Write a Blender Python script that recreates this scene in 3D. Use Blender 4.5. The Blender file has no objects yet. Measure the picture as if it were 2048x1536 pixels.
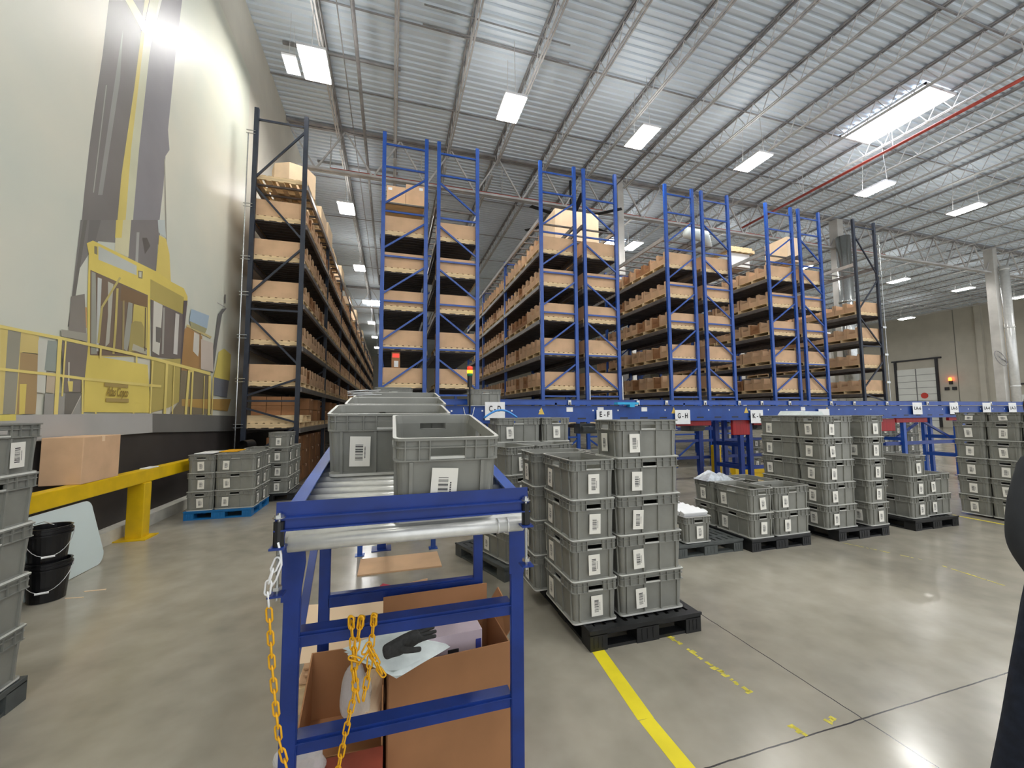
import bpy, bmesh, math, random
from mathutils import Vector, Matrix
random.seed(7)
SC = bpy.context.scene
COL = SC.collection
# ------------------------------------------------------------------ camera
CX, CY, F, CAMH = 1024.0, 768.0, 802.06, 1.6
_vy = (783 - CX, 828 - CY); _vx = (3704 - CX, 811 - CY)
_dY = Vector((_vy[0], -_vy[1], -F)).normalized()
_dX = Vector((_vx[0], -_vx[1], -F)); _dX = (_dX - _dY * _dX.dot(_dY)).normalized()
_dZ = _dX.cross(_dY)
RW = Matrix((_dX, _dY, _dZ))
cam_data = bpy.data.cameras.new('camera'); cam = bpy.data.objects.new('camera', cam_data); COL.objects.link(cam)
cam.matrix_world = Matrix.Translation((0, 0, CAMH)) @ RW.to_4x4()
cam_data.sensor_width = 36; cam_data.lens = 36 * F / 2048; cam_data.clip_start = .02; cam_data.clip_end = 400
SC.camera = cam
# ------------------------------------------------------------------ world, exposure
w = bpy.data.worlds.new('world'); SC.world = w; w.use_nodes = True
w.node_tree.nodes['Background'].inputs[0].default_value = (.93, .96, 1, 1)
w.node_tree.nodes['Background'].inputs[1].default_value = 1.35
SC.view_settings.view_transform = 'Standard'; SC.view_settings.look = 'None'
SC.view_settings.exposure = 0.14; SC.view_settings.gamma = 1.0; SC.view_settings.use_curve_mapping = False
SC.cycles.use_denoising = True
SC.cycles.max_bounces = 6; SC.cycles.diffuse_bounces = 4; SC.cycles.glossy_bounces = 3; SC.cycles.transmission_bounces = 4
SC.cycles.sample_clamp_indirect = 6
LAMP = 72.0          # strength of the lamp panels
SKYL = 14.0
def ray(u, v): return RW @ Vector((u - CX, -(v - CY), -F))
def atx(u, v, X): r = ray(u, v); t = X / r.x; return Vector((X, r.y * t, CAMH + r.z * t))
def aty(u, v, Y): r = ray(u, v); t = Y / r.y; return Vector((r.x * t, Y, CAMH + r.z * t))
def atz(u, v, Z=0.0): r = ray(u, v); t = (Z - CAMH) / r.z; return Vector((r.x * t, r.y * t, Z))
# ------------------------------------------------------------------ materials
def lin(c):
    return tuple(((x / 255) / 12.92 if x / 255 <= .04045 else ((x / 255 + .055) / 1.055) ** 2.4) for x in c) + (1,)
MATS = {}
def mat(name, rgb, rough=.6, metal=0., noise=0., nscale=8., bump=0., emit=0., rgb2=None, stretch=(1, 1, 1), spec=None):
    if name in MATS: return MATS[name]
    m = bpy.data.materials.new(name); m.use_nodes = True; MATS[name] = m
    nt = m.node_tree; b = nt.nodes['Principled BSDF']
    c = lin(rgb); b.inputs['Base Color'].default_value = c
    b.inputs['Roughness'].default_value = rough; b.inputs['Metallic'].default_value = metal
    if spec is not None: b.inputs['Specular IOR Level'].default_value = spec
    if emit:
        b.inputs['Emission Color'].default_value = c; b.inputs['Emission Strength'].default_value = emit
    if noise or bump:
        tc = nt.nodes.new('ShaderNodeTexCoord'); mp = nt.nodes.new('ShaderNodeMapping'); mp.inputs['Scale'].default_value = stretch
        n = nt.nodes.new('ShaderNodeTexNoise'); n.inputs['Scale'].default_value = nscale; n.inputs['Detail'].default_value = 4
        nt.links.new(tc.outputs['Object'], mp.inputs[0]); nt.links.new(mp.outputs[0], n.inputs['Vector'])
        if noise:
            mx = nt.nodes.new('ShaderNodeMix'); mx.data_type = 'RGBA'
            c2 = lin(rgb2) if rgb2 else tuple(x * (1 - noise) for x in c[:3]) + (1,)
            c1 = c if rgb2 else tuple(min(1, x * (1 + noise)) for x in c[:3]) + (1,)
            mx.inputs['A'].default_value = c2; mx.inputs['B'].default_value = c1
            rr = nt.nodes.new('ShaderNodeMapRange'); rr.inputs['From Min'].default_value = .35; rr.inputs['From Max'].default_value = .65
            nt.links.new(n.outputs[0], rr.inputs[0]); nt.links.new(rr.outputs[0], mx.inputs['Factor'])
            nt.links.new(mx.outputs['Result'], b.inputs['Base Color'])
        if bump:
            bp = nt.nodes.new('ShaderNodeBump'); bp.inputs['Strength'].default_value = bump; bp.inputs['Distance'].default_value = .01
            nt.links.new(n.outputs[0], bp.inputs['Height']); nt.links.new(bp.outputs[0], b.inputs['Normal'])
    return m
M = dict(
    tote=mat('tote_grey', (134, 134, 126), .45, noise=.1, nscale=6, bump=.05),
    lip=mat('tote_lip', (206, 206, 198), .4, noise=.05),
    paper=mat('label_paper', (236, 233, 222), .7, noise=.03), ink=mat('ink', (35, 33, 36), .7, noise=.02),
    white=mat('white_paper', (238, 238, 236), .6, noise=.03),
    blue=mat('royal_blue_paint', (28, 76, 160), .35, noise=.12, nscale=5, spec=.6),
    dblue=mat('deep_blue_paint', (15, 48, 122), .36, noise=.15, nscale=9, spec=.5),
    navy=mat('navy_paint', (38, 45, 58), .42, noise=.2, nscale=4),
    galv=mat('galvanised', (196, 198, 196), .22, .9, noise=.08, nscale=20),
    roller=mat('roller_steel', (226, 226, 220), .3, .35, noise=.05, nscale=30),
    beam=mat('beam_grey', (118, 112, 108), .4, .3, noise=.15, nscale=5),
    deck=mat('shelf_deck', (74, 68, 66), .5, .4, noise=.25, nscale=3),
    wood=mat('pallet_wood', (232, 204, 158), .75, noise=.13, nscale=7, stretch=(.4, 1, 4), bump=.1),
    card=mat('cardboard', (214, 176, 138), .8, noise=.08, nscale=3, bump=.05),
    card2=mat('cardboard_brown', (166, 118, 78), .8, noise=.1, nscale=3, bump=.05),
    card_shade=mat('cardboard_shaded', (136, 94, 60), .85, noise=.12, nscale=3),  # darkened brown cardboard, paints in the shade on cartons under the rack
    card3=mat('cardboard_pale', (236, 208, 172), .8, noise=.06, nscale=3),
    blackp=mat('black_plastic', (26, 27, 28), .45, noise=.25, nscale=12, bump=.1),
    greyp=mat('dark_grey_plastic', (78, 82, 80), .5, noise=.15, nscale=8),
    bluep=mat('blue_pallet', (22, 110, 170), .45, noise=.12, nscale=8),
    yel=mat('yellow_paint', (226, 186, 14), .4, noise=.08, nscale=5),
    chain=mat('yellow_plastic', (238, 176, 18), .4, noise=.06, nscale=30),
    tape=mat('yellow_tape', (236, 218, 40), .5, noise=.06, nscale=5),
    steel=mat('roof_steel', (200, 198, 196), .55, .2, noise=.15, nscale=2),
    steeld=mat('roof_steel_dark', (150, 148, 148), .6, .2, noise=.2, nscale=3),
    red=mat('red_pipe', (190, 80, 66), .5, noise=.08), maroon=mat('maroon_plastic', (150, 24, 28), .5, noise=.25, nscale=3, stretch=(30, 30, .3)),
    col=mat('column_paint', (206, 203, 196), .35, .2, noise=.08, nscale=2),
    lamp=mat('lamp_glow', (255, 253, 250), .5, emit=LAMP), lampbody=mat('lamp_body', (225, 225, 225), .4, noise=.03),
    sky=mat('skylight_glow', (236, 242, 255), .5, emit=SKYL),
    glove=mat('grey_knit', (58, 58, 56), .9, noise=.15, nscale=80, bump=.4),
    mailer=mat('bubble_mailer', (222, 230, 226), .4, noise=.04, nscale=30, bump=.3),
    bucket=mat('black_bucket', (18, 18, 20), .3, noise=.1), wire=mat('wire_steel', (200, 200, 198), .3, .8, noise=.05),
    sheet=mat('white_sheet', (214, 226, 222), .35, noise=.03, nscale=1),
    shirt=mat('dark_shirt', (50, 53, 57), .9, noise=.12, nscale=12, bump=.3), jeans=mat('dark_jeans', (24, 32, 48), .9, noise=.3, nscale=25, bump=.3),
    skin=mat('skin', (190, 140, 112), .55, noise=.06, nscale=12), hair=mat('hair', (40, 30, 24), .8, noise=.2, nscale=60), shoe=mat('shoe', (24, 22, 22), .6, noise=.1),
    belt=mat('belt', (70, 48, 34), .5, noise=.1),
    dock=mat('dock_panel', (224, 226, 220), .45, noise=.04, nscale=1), dark=mat('dark_metal', (52, 52, 54), .5, .3, noise=.15),
    hose=mat('blue_hose', (70, 150, 226), .4, noise=.05), cyan=mat('cyan_plastic', (40, 170, 220), .4, noise=.03),
    amber=mat('amber_light', (255, 150, 20), .3, emit=5), redl=mat('red_lens', (220, 60, 40), .3, emit=.8), green=mat('green_lens', (30, 130, 80), .3, noise=.03),
    orange=mat('orange_light', (255, 110, 40), .3, emit=6),
)
def film(name, rgb, alpha=.35):
    m = mat(name, rgb, .25, noise=.05, nscale=20, bump=.6); m.node_tree.nodes['Principled BSDF'].inputs['Alpha'].default_value = alpha; return m
M['film'] = film('clear_film', (235, 235, 235), .38)
# ------------------------------------------------------------------ mesh helper
class MB:
    def __init__(s): s.v = []; s.f = []; s.mi = []
    def quad(s, pts, mi=0):
        n = len(s.v); s.v += [tuple(p) for p in pts]; s.f.append(tuple(range(n, n + len(pts)))); s.mi.append(mi)
    def hexa(s, P, mi=0):
        n = len(s.v); s.v += [tuple(p) for p in P]
        for q in ((0, 3, 2, 1), (4, 5, 6, 7), (0, 1, 5, 4), (1, 2, 6, 5), (2, 3, 7, 6), (3, 0, 4, 7)):
            s.f.append(tuple(n + i for i in q)); s.mi.append(mi)
    def box(s, x0, x1, y0, y1, z0, z1, mi=0):
        s.hexa([(x0, y0, z0), (x1, y0, z0), (x1, y1, z0), (x0, y1, z0), (x0, y0, z1), (x1, y0, z1), (x1, y1, z1), (x0, y1, z1)], mi)
    def bar(s, a, b, w, h, up=(0, 0, 1), mi=0):
        a = Vector(a); b = Vector(b); d = (b - a).normalized(); up = Vector(up)
        if abs(d.dot(up)) > .99: up = Vector((0, 1, 0))
        r = d.cross(up).normalized() * w / 2; u = r.cross(d).normalized() * h / 2
        s.hexa([a - r - u, a + r - u, a + r + u, a - r + u, b - r - u, b + r - u, b + r + u, b - r + u], mi)
    def tube(s, pts, r, n=8, mi=0, closed=False, cap=True):
        pts = [Vector(p) for p in pts]; N = len(pts); base = len(s.v); prev = None
        rr = r if isinstance(r, (list, tuple)) else [r] * N
        for i, p in enumerate(pts):
            if closed: d = pts[(i + 1) % N] - pts[i - 1]
            else: d = pts[min(i + 1, N - 1)] - pts[max(i - 1, 0)]
            d.normalize()
            if prev is None:
                t = Vector((0, 0, 1)) if abs(d.z) < .9 else Vector((1, 0, 0)); e1 = d.cross(t).normalized()
            else: e1 = (prev - d * prev.dot(d)).normalized()
            prev = e1; e2 = d.cross(e1)
            for k in range(n):
                a = 2 * math.pi * k / n; s.v.append(tuple(p + (e1 * math.cos(a) + e2 * math.sin(a)) * rr[i]))
        for i in range(N if closed else N - 1):
            j = (i + 1) % N
            for k in range(n):
                l = (k + 1) % n; s.f.append((base + i * n + k, base + i * n + l, base + j * n + l, base + j * n + k)); s.mi.append(mi)
        if cap and not closed:
            s.f.append(tuple(base + k for k in range(n - 1, -1, -1))); s.mi.append(mi)
            s.f.append(tuple(base + (N - 1) * n + k for k in range(n))); s.mi.append(mi)
    def lathe(s, prof, n=20, c=(0, 0, 0), mi=0, cap0=True, cap1=False):
        base = len(s.v)
        for r, z in prof:
            for k in range(n):
                a = 2 * math.pi * k / n; s.v.append((c[0] + r * math.cos(a), c[1] + r * math.sin(a), c[2] + z))
        for i in range(len(prof) - 1):
            for k in range(n):
                l = (k + 1) % n; s.f.append((base + i * n + k, base + i * n + l, base + (i + 1) * n + l, base + (i + 1) * n + k)); s.mi.append(mi)
        if cap0: s.f.append(tuple(base + k for k in range(n - 1, -1, -1))); s.mi.append(mi)
        if cap1: s.f.append(tuple(base + (len(prof) - 1) * n + k for k in range(n))); s.mi.append(mi)
    def prism(s, pts, d, mi=0):   # planar polygon pts extruded by vector d
        pts = [Vector(p) for p in pts]; d = Vector(d); n = len(pts); b = len(s.v)
        s.v += [tuple(p) for p in pts] + [tuple(p + d) for p in pts]
        s.f.append(tuple(b + i for i in range(n - 1, -1, -1))); s.mi.append(mi)
        s.f.append(tuple(b + n + i for i in range(n))); s.mi.append(mi)
        for i in range(n):
            j = (i + 1) % n; s.f.append((b + i, b + j, b + n + j, b + n + i)); s.mi.append(mi)
    def add(s, o, mtx):
        b = len(s.v); s.v += [tuple(mtx @ Vector(p)) for p in o.v]
        s.f += [tuple(b + i for i in f) for f in o.f]; s.mi += o.mi
    def mesh(s, name, mats, smooth=False):
        me = bpy.data.meshes.new(name); me.from_pydata(s.v, [], s.f)
        for m in (mats if isinstance(mats, (list, tuple)) else [mats]): me.materials.append(m)
        me.polygons.foreach_set('material_index', s.mi)
        bm = bmesh.new(); bm.from_mesh(me); bmesh.ops.recalc_face_normals(bm, faces=bm.faces); bm.to_mesh(me); bm.free()
        if smooth: me.polygons.foreach_set('use_smooth', [True] * len(me.polygons))
        me.update(); return me
    def build(s, name, mats, parent=None, smooth=False, loc=None, rz=0.):
        o = bpy.data.objects.new(name, s.mesh(name, mats, smooth)); COL.objects.link(o)
        if parent: o.parent = parent
        if loc: o.location = loc
        if rz: o.rotation_euler.z = rz
        return o
def obj(name, me, parent=None, loc=(0, 0, 0), rz=0.):
    o = bpy.data.objects.new(name, me); COL.objects.link(o); o.location = loc; o.rotation_euler.z = rz
    if parent: o.parent = parent
    return o
def empty(name, loc=(0, 0, 0), rz=0.):
    o = bpy.data.objects.new(name, None); o.empty_display_size = .1; COL.objects.link(o); o.location = loc; o.rotation_euler.z = rz; return o
def tag(o, label, cat, group=None, kind=None):
    o['label'] = label; o['category'] = cat
    if group: o['group'] = group
    if kind: o['kind'] = kind
    return o
def struct(o, label=None):
    o['kind'] = 'structure'
    if label: o['label'] = label
    return o
def bevel(o, w=.004, seg=2):
    m = o.modifiers.new('bevel', 'BEVEL'); m.width = w; m.segments = seg; m.limit_method = 'ANGLE'; m.angle_limit = .7
def text_mesh(s, size, extr=.0006, name='lettering', align='CENTER', shear=0.):
    c = bpy.data.curves.new(name, 'FONT'); c.body = s; c.size = size; c.extrude = extr; c.align_x = align; c.align_y = 'CENTER'; c.shear = shear; c.offset = size * .02
    o = bpy.data.objects.new(name, c); COL.objects.link(o); bpy.context.view_layer.update()
    me = bpy.data.meshes.new_from_object(o); COL.objects.unlink(o); bpy.data.objects.remove(o); return me

XL, XR, YF, YN, ZC = -3.5, 52.0, 72.0, -6.0, 11.5
# ------------------------------------------------------------------ floor
def floor_material():
    m = bpy.data.materials.new('polished_concrete'); m.use_nodes = True; nt = m.node_tree; b = nt.nodes['Principled BSDF']; L = nt.links.new
    g = nt.nodes.new('ShaderNodeNewGeometry'); sx = nt.nodes.new('ShaderNodeSeparateXYZ'); L(g.outputs['Position'], sx.inputs[0])
    def noise(sc, det=5, rough=.55):
        n = nt.nodes.new('ShaderNodeTexNoise'); n.inputs['Scale'].default_value = sc; n.inputs['Detail'].default_value = det; n.inputs['Roughness'].default_value = rough
        L(g.outputs['Position'], n.inputs['Vector']); return n.outputs[0]
    def mth(op, a, b_=None):
        n = nt.nodes.new('ShaderNodeMath'); n.operation = op
        for i, x in enumerate((a, b_)):
            if x is None: continue
            if isinstance(x, (int, float)): n.inputs[i].default_value = x
            else: L(x, n.inputs[i])
        return n.outputs[0]
    n1 = noise(.55, 4, .5); n2 = noise(4, 3, .5)
    s = mth('ADD', mth('MULTIPLY', n1, .7), mth('MULTIPLY', n2, .3))
    r = nt.nodes.new('ShaderNodeValToRGB'); L(s, r.inputs[0])
    r.color_ramp.elements[0].position = .33; r.color_ramp.elements[0].color = lin((134, 128, 114))
    r.color_ramp.elements[1].position = .67; r.color_ramp.elements[1].color = lin((178, 171, 155))
    def line(coord, off, per, w):
        a = mth('SUBTRACT', coord, off - per / 2); a = mth('DIVIDE', a, per); a = mth('FRACT', a)
        a = mth('ABSOLUTE', mth('SUBTRACT', a, .5)); return mth('LESS_THAN', a, w / per)
    wob = mth('MULTIPLY', noise(9, 3), .012)
    lx = line(mth('ADD', sx.outputs[0], wob), 2.385, 7.4, .0035); ly = line(mth('ADD', sx.outputs[1], wob), 1.605, 7.4, .004)
    jl = mth('MAXIMUM', lx, ly)
    mx = nt.nodes.new('ShaderNodeMix'); mx.data_type = 'RGBA'; L(jl, mx.inputs['Factor']); L(r.outputs[0], mx.inputs['A']); mx.inputs['B'].default_value = lin((44, 40, 36))
    L(mx.outputs['Result'], b.inputs['Base Color'])
    rr = nt.nodes.new('ShaderNodeMapRange'); L(noise(1.2, 2, .4), rr.inputs[0]); rr.inputs['From Min'].default_value = .3; rr.inputs['From Max'].default_value = .7
    rr.inputs['To Min'].default_value = .14; rr.inputs['To Max'].default_value = .27; L(rr.outputs[0], b.inputs['Roughness'])
    b.inputs['Specular IOR Level'].default_value = .55
    return m
fl = MB(); fl.quad([(XL, YN, 0), (XR, YN, 0), (XR, YF, 0), (XL, YF, 0)]); struct(fl.build('floor', floor_material()))
# ------------------------------------------------------------------ walls
def wall_material(name, up, low, zsplit, ysplit=None):
    m = bpy.data.materials.new(name); m.use_nodes = True; nt = m.node_tree; b = nt.nodes['Principled BSDF']; L = nt.links.new
    g = nt.nodes.new('ShaderNodeNewGeometry'); sx = nt.nodes.new('ShaderNodeSeparateXYZ'); L(g.outputs['Position'], sx.inputs[0])
    n = nt.nodes.new('ShaderNodeTexNoise'); n.inputs['Scale'].default_value = 1.3; n.inputs['Detail'].default_value = 6; L(g.outputs['Position'], n.inputs['Vector'])
    def mixc(fac, a, b_):
        x = nt.nodes.new('ShaderNodeMix'); x.data_type = 'RGBA'
        if isinstance(fac, float): x.inputs[0].default_value = fac
        else: L(fac, x.inputs['Factor'])
        for k, c in (('A', a), ('B', b_)):
            if isinstance(c, tuple): x.inputs[k].default_value = c
            else: L(c, x.inputs[k])
        return x.outputs['Result']
    cu = mixc(n.outputs[0], lin(tuple(c * .88 for c in up)), lin(up)); cl = mixc(n.outputs[0], lin(tuple(c * .7 for c in low)), lin(tuple(min(255, c * 1.3) for c in low)))
    lt = nt.nodes.new('ShaderNodeMath'); lt.operation = 'LESS_THAN'; L(sx.outputs[2], lt.inputs[0]); lt.inputs[1].default_value = zsplit
    L(mixc(lt.outputs[0], cu, cl), b.inputs['Base Color']); b.inputs['Roughness'].default_value = .6
    return m
wm = wall_material('painted_wall', (226, 222, 208), (62, 57, 54), 1.36)  # low band is dark paint; past the mural it also paints in shade
wb = wall_material('concrete_panel_wall', (196, 191, 176), (196, 191, 176), 0.)
q = MB(); q.box(XL - .2, XL, YN, YF, 0, ZC); struct(q.build('wall_left', wm))
q = MB(); q.box(XL, XR, YF, YF + .2, 0, ZC); struct(q.build('wall_back', wb))
q = MB(); q.box(XR, XR + .2, YN, YF + .2, 0, ZC)
for y in (36, 24.4, 15, 44, 52): q.box(XR - .02, XR, y, y + .05, 0, ZC, 1)
q.box(XR - .35, XR, 22.4, 22.8, 0, ZC)
struct(q.build('wall_right', [wb, mat('wall_joint', (120, 118, 110), .8, noise=.05)]))
q = MB(); q.box(XL, XL + .16, 2.0, 9.9, 0, .165); struct(q.build('baseboard_left', mat('curb_white', (206, 204, 192), .7, noise=.15, nscale=3)))
# ------------------------------------------------------------------ ceiling
q = MB(); per = .20; y = YN; z0, z1 = ZC, ZC + .05
while y < 46:
    for a, b_, za, zb in ((0, .09, z0, z0), (.09, .11, z0, z1), (.11, .18, z1, z1), (.18, .20, z1, z0)):
        q.quad([(XL - .2, y + a, za), (XR + .2, y + a, za), (XR + .2, y + b_, zb), (XL - .2, y + b_, zb)])
    y += per
q.quad([(XL - .2, y, z0), (XR + .2, y, z0), (XR + .2, YF + .2, z0), (XL - .2, YF + .2, z0)])
q.box(XL - .2, XR + .2, YN, YF + .2, ZC + .06, ZC + .16)
struct(q.build('ceiling', mat('white_roof_deck', (222, 231, 238), .5, .15, noise=.05, nscale=.5)))
def joist_mesh(length, depth=.6, pan=.61):
    q = MB()
    for s in (-1, 1):
        q.box(s * .035 - .022, s * .035 + .022, 0, length, -.006, -.05, 0); q.box(s * .035 - .02, s * .035 + .02, .3, length - .3, -depth, -depth + .035, 1)
    n = int(length / pan); y0 = .1; dy = (length - .2) / n
    for i in range(n):
        a = y0 + i * dy; q.bar((0, a, -.03), (0, a + dy / 2, -depth + .02), .018, .018, mi=1); q.bar((0, a + dy / 2, -depth + .02), (0, a + dy, -.03), .018, .018, mi=1)
    return q.mesh('roof_joist', [M['steeld'], M['steel']])
YG = [-3.95, 14.35, 32.65, 50.95, 69.2]
jm = joist_mesh(18.3)
for gi in range(4):
    for k in range(-1, 28):
        x = k * 1.83 - .02
        if gi >= 2 and x > 4: continue
        if gi > 2: continue
        if gi == 1 and 4 < x < 14: pass
        o = obj('trim_%d' % (k + 2 + gi * 40), jm, loc=(x, YG[gi], ZC)); struct(o, 'steel bar joist under the roof deck')
q = MB()
for yb in (-1.2, 1.9, 5.7, 9.75, 12.4, 17.5, 21, 24.5, 28, 36, 41, 46):
    q.box(XL, XR, yb - .02, yb + .02, ZC - .075, ZC - .05)
struct(q.build('trim_200', M['steeld']), 'bridging angles running across the roof joists')
def girder(yg, name):
    q = MB(); zt, zb = ZC - .62, ZC - 1.65
    for s in (-1, 1):
        q.box(XL, XR, yg + s * .07 - .05, yg + s * .07 + .05, ZC - .12, ZC - .03, 1); q.box(XL + .4, XR - .4, yg + s * .06 - .045, yg + s * .06 + .045, zb, zb + .08)
    n = int((XR - XL) / 1.83)
    for i in range(n):
        a = XL + i * 1.83; q.bar((a, yg, ZC - .1), (a + .915, yg, zb + .05), .05, .05); q.bar((a + .915, yg, zb + .05), (a + 1.83, yg, ZC - .1), .05, .05)
    struct(q.build(name, [M['steel'], M['steeld']]), 'deep steel joist girder carrying the roof')
for i, yg in enumerate(YG[1:3]): girder(yg, 'trim_%d' % (210 + i))
# building columns
for x, y, w_ in ((9.07, 14.35, .29), (21.75, 14.35, .42), (34.6, 14.35, .42), (47.3, 14.35, .42), (21.75, 32.65, .42), (34.6, 32.65, .42), (47.3, 32.65, .42)):
    q = MB(); q.box(x - w_ / 2, x + w_ / 2, y - w_ / 2, y + w_ / 2, 0, ZC - .1); o = q.build('trim_%d' % (230 + int(x)), M['col']); struct(o, 'pale square steel building column'); bevel(o, .02)
def pipe(name, pts, r, m, label, cat='pipe', group=None, joints=()):
    q = MB(); q.tube(pts, r, 14, cap=True)
    for z in joints: q.lathe([(r * 1.12, z - .05), (r * 1.12, z + .05)], 14, (pts[0][0], pts[0][1], 0), cap1=True)
    return tag(q.build(name, m, smooth=True), label, cat, group)
pipe('drain_pipe', [(34.9, 13.95, 0), (34.9, 13.95, 10.2)], .2, mat('pipe_white', (228, 228, 224), .25, .3, noise=.05), 'thick white roof drain pipe strapped to the right hand column', joints=(3, 6.5, 10))
pipe('drain_pipe', [(35.75, 14.5, 0), (35.75, 14.5, 8.0)], .22, mat('pipe_cream', (214, 196, 170), .5, noise=.05), 'cream pipe standing on the right side of the white drain pipe', joints=(3, 6.0))
pipe('drain_pipe', [(21.5, 13.9, 0), (21.5, 13.9, 10.3)], .3, M['galv'], 'shiny metal drain pipe on the column between the last two racks', joints=(7,))
# sprinkler pipes
def sprinkler(a, b, label, z0_=ZC):
    t = empty('sprinkler_pipe', a); tag(t, label, 'pipe')
    q = MB(); d = Vector(b) - Vector(a); q.tube([(0, 0, 0), tuple(d)], .05, 10); q.build('pipe', M['red'], t, True)
    n = max(2, int(d.length / 3)); h = MB()
    for i in range(n + 1):
        p = d * (i / n); side = Vector((-d.y, d.x, 0)).normalized() * .35
        h.tube([p, (p.x, p.y, ZC - a[2] - .08)], .012, 6); h.tube([p, tuple(p + side + Vector((0, 0, ZC - a[2] - .3)))], .012, 6)
    h.build('hanger', M['steel'], t)
sprinkler((-2.2, 14.75, 10.2), (26, 14.75, 10.2), 'long red sprinkler main running across the roof behind the rack tops')
sprinkler((15.95, 2.5, 10.4), (15.95, 14.7, 10.4), 'red sprinkler branch pipe running beside the skylight')
def conduit(pts, label, r=.02):
    q = MB(); q.tube(pts, r, 6); tag(q.build('conduit', M['steeld'], smooth=True), label, 'conduit')
conduit([(-1.75, -3, ZC - .5), (-1.75, 30, ZC - .5)], 'thin dark conduit running along the roof near the mural wall')
conduit([(-1.0, -3, ZC - .55), (-1.0, 30, ZC - .55)], 'thicker dark pipe hanging along the roof over the first aisle', .05)
conduit([(-1.35, -3, ZC - .5), (-1.35, 30, ZC - .5)], 'middle one of three conduits over the first aisle', .015)
conduit([(8.6, 14, ZC - .68), (8.6, 4.9, ZC - .68), (6.9, 4.9, ZC - .68), (6.9, 3, ZC - .68)], 'black conduit with two square bends under the roof at right', .025)
conduit([(.6, 9.1, ZC - .15), (4.4, 9.1, ZC - .15)], 'short dark rod under the roof deck, nearer of a pair')
conduit([(.6, 9.6, ZC - .15), (4.6, 9.6, ZC - .15)], 'short dark rod under the roof deck, farther of a pair')
conduit([(-2.9, 11.2, ZC - .1), (.1, 11.2, ZC - .1)], 'flat dark strip under the roof deck beside the first lamp', .05)
conduit([(-2.9, 16.4, ZC - .1), (.1, 16.4, ZC - .1)], 'flat dark strip under the roof above the second rack', .05)
# ------------------------------------------------------------------ skylight and lamps
def skylight(x0, x1, y0, y1, label, nm):
    t = empty('skylight', (x0, y0, ZC - .03)); tag(t, label, 'skylight')
    q = MB(); wdt = x1 - x0; ln = y1 - y0
    for a, b_ in ((.05, wdt * .49), (wdt * .51, wdt - .05)): q.box(a, b_, .05, ln - .05, -.02, .0)
    q.build('pane', M['sky'], t)
    q = MB()
    for a in (0, wdt * .49, wdt - .05): q.box(a, a + .04, 0, ln, -.05, .02)
    for b_ in (0, ln - .05): q.box(0, wdt, b_, b_ + .05, -.05, .02)
    q.build('frame', M['lampbody'], t)
skylight(15.25, 16.75, 7.3, 9.75, 'large bright twin skylight in the roof at upper right', 0)
skylight(-2.3, -.9, 36, 38, 'far skylight above the first aisle', 1)
skylight(11.6, 12.8, 19.5, 21.5, 'skylight seen above the rack tops in the middle', 1)
lq = MB(); lq.box(-.30, .30, -.5, .5, -.06, 0); lq_m = lq.mesh('housing', M['lampbody'])
lg = MB(); lg.box(-.27, .27, -.46, .46, -.075, -.06); lg_m = lg.mesh('diffuser', M['lamp'])
lg = MB(); lg.box(-.25, .25, -.44, .44, 0, .012); lu_m = lg.mesh('added_uplight', mat('added_uplight_glow', (255, 253, 250), .5, emit=LAMP * .13))  # upward glow added on the housings to brighten the ceiling
lh = MB()
for s in (-1, 1):
    lh.bar((0, s * .4, 0), (0, s * .3, 1.6), .01, .01)
lh_m = lh.mesh('hanger', M['steel'])
LX = [-1.84, 2.95, 7.0, 11.2, 16.9, 22.2, 30.3, 36.7, 43.4]; LY = [9.75, 16.6, 23.4, 30.5, 37.5, 44.5, 51.5]
RN = ['nearest', 'second', 'third', 'fourth', 'fifth', 'sixth', 'farthest', 'hidden']
CN = ['over the first aisle by the mural', 'over the second aisle', 'over the third aisle', 'over the fourth aisle', 'over the last aisle', 'right of the racks', 'towards the right wall', 'second from the right wall', 'nearest the right wall']
def lamp(x, y, label, dim=False):
    t = empty('ceiling_lamp', (x, y, 9.8)); tag(t, label, 'lamp', 'hanging warehouse lamps')
    obj('housing', lq_m, t); d_ = obj('diffuser', lg_m, t)
    if dim: t.scale = (.5, .55, .7); d_.data = lg_m.copy(); d_.data.materials[0] = mat('dim_lamp_glow', (255, 253, 250), .5, emit=14)
    else: obj('added_uplight', lu_m, t)
    _ = obj('hanger', lh_m, t)
for i, x in enumerate(LX):
    for j, y in enumerate(LY):
        if 0 < i < 5 and j > (1 if i > 2 else 0): continue
        if i >= 5 and j > 4: continue
        lamp(x, y, 'glowing hanging panel lamp %s, %s row from the camera' % (CN[i], RN[j]))
for i, x in enumerate([-1.8, 2.95, 7.0, 11.2, 16.9]): lamp(x, .6 if i < 3 else 2.2, 'panel lamp overhead near the camera %s' % CN[i])
lamp(-2.37, 9.92, 'dimmer small panel lamp hanging left beside the first aisle lamp', True)
t = empty('ceiling_fan', (7.1, 14.9, 9.7)); tag(t, 'large dark ceiling fan with long blades behind the second blue rack pair', 'fan')
q = MB(); q.tube([(0, 0, 0), (0, 0, 1.7)], .05, 8); q.lathe([(.25, -.12), (.25, .12)], 14, cap1=True); q.build('motor_hub', M['dark'], t)
for i in range(6):
    a = i * math.pi / 3 + .3; q = MB(); q.bar((.25 * math.cos(a), .25 * math.sin(a), 0), (2.1 * math.cos(a), 2.1 * math.sin(a), -.02), .2, .02); q.build('blade', M['dark'], t)
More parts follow.
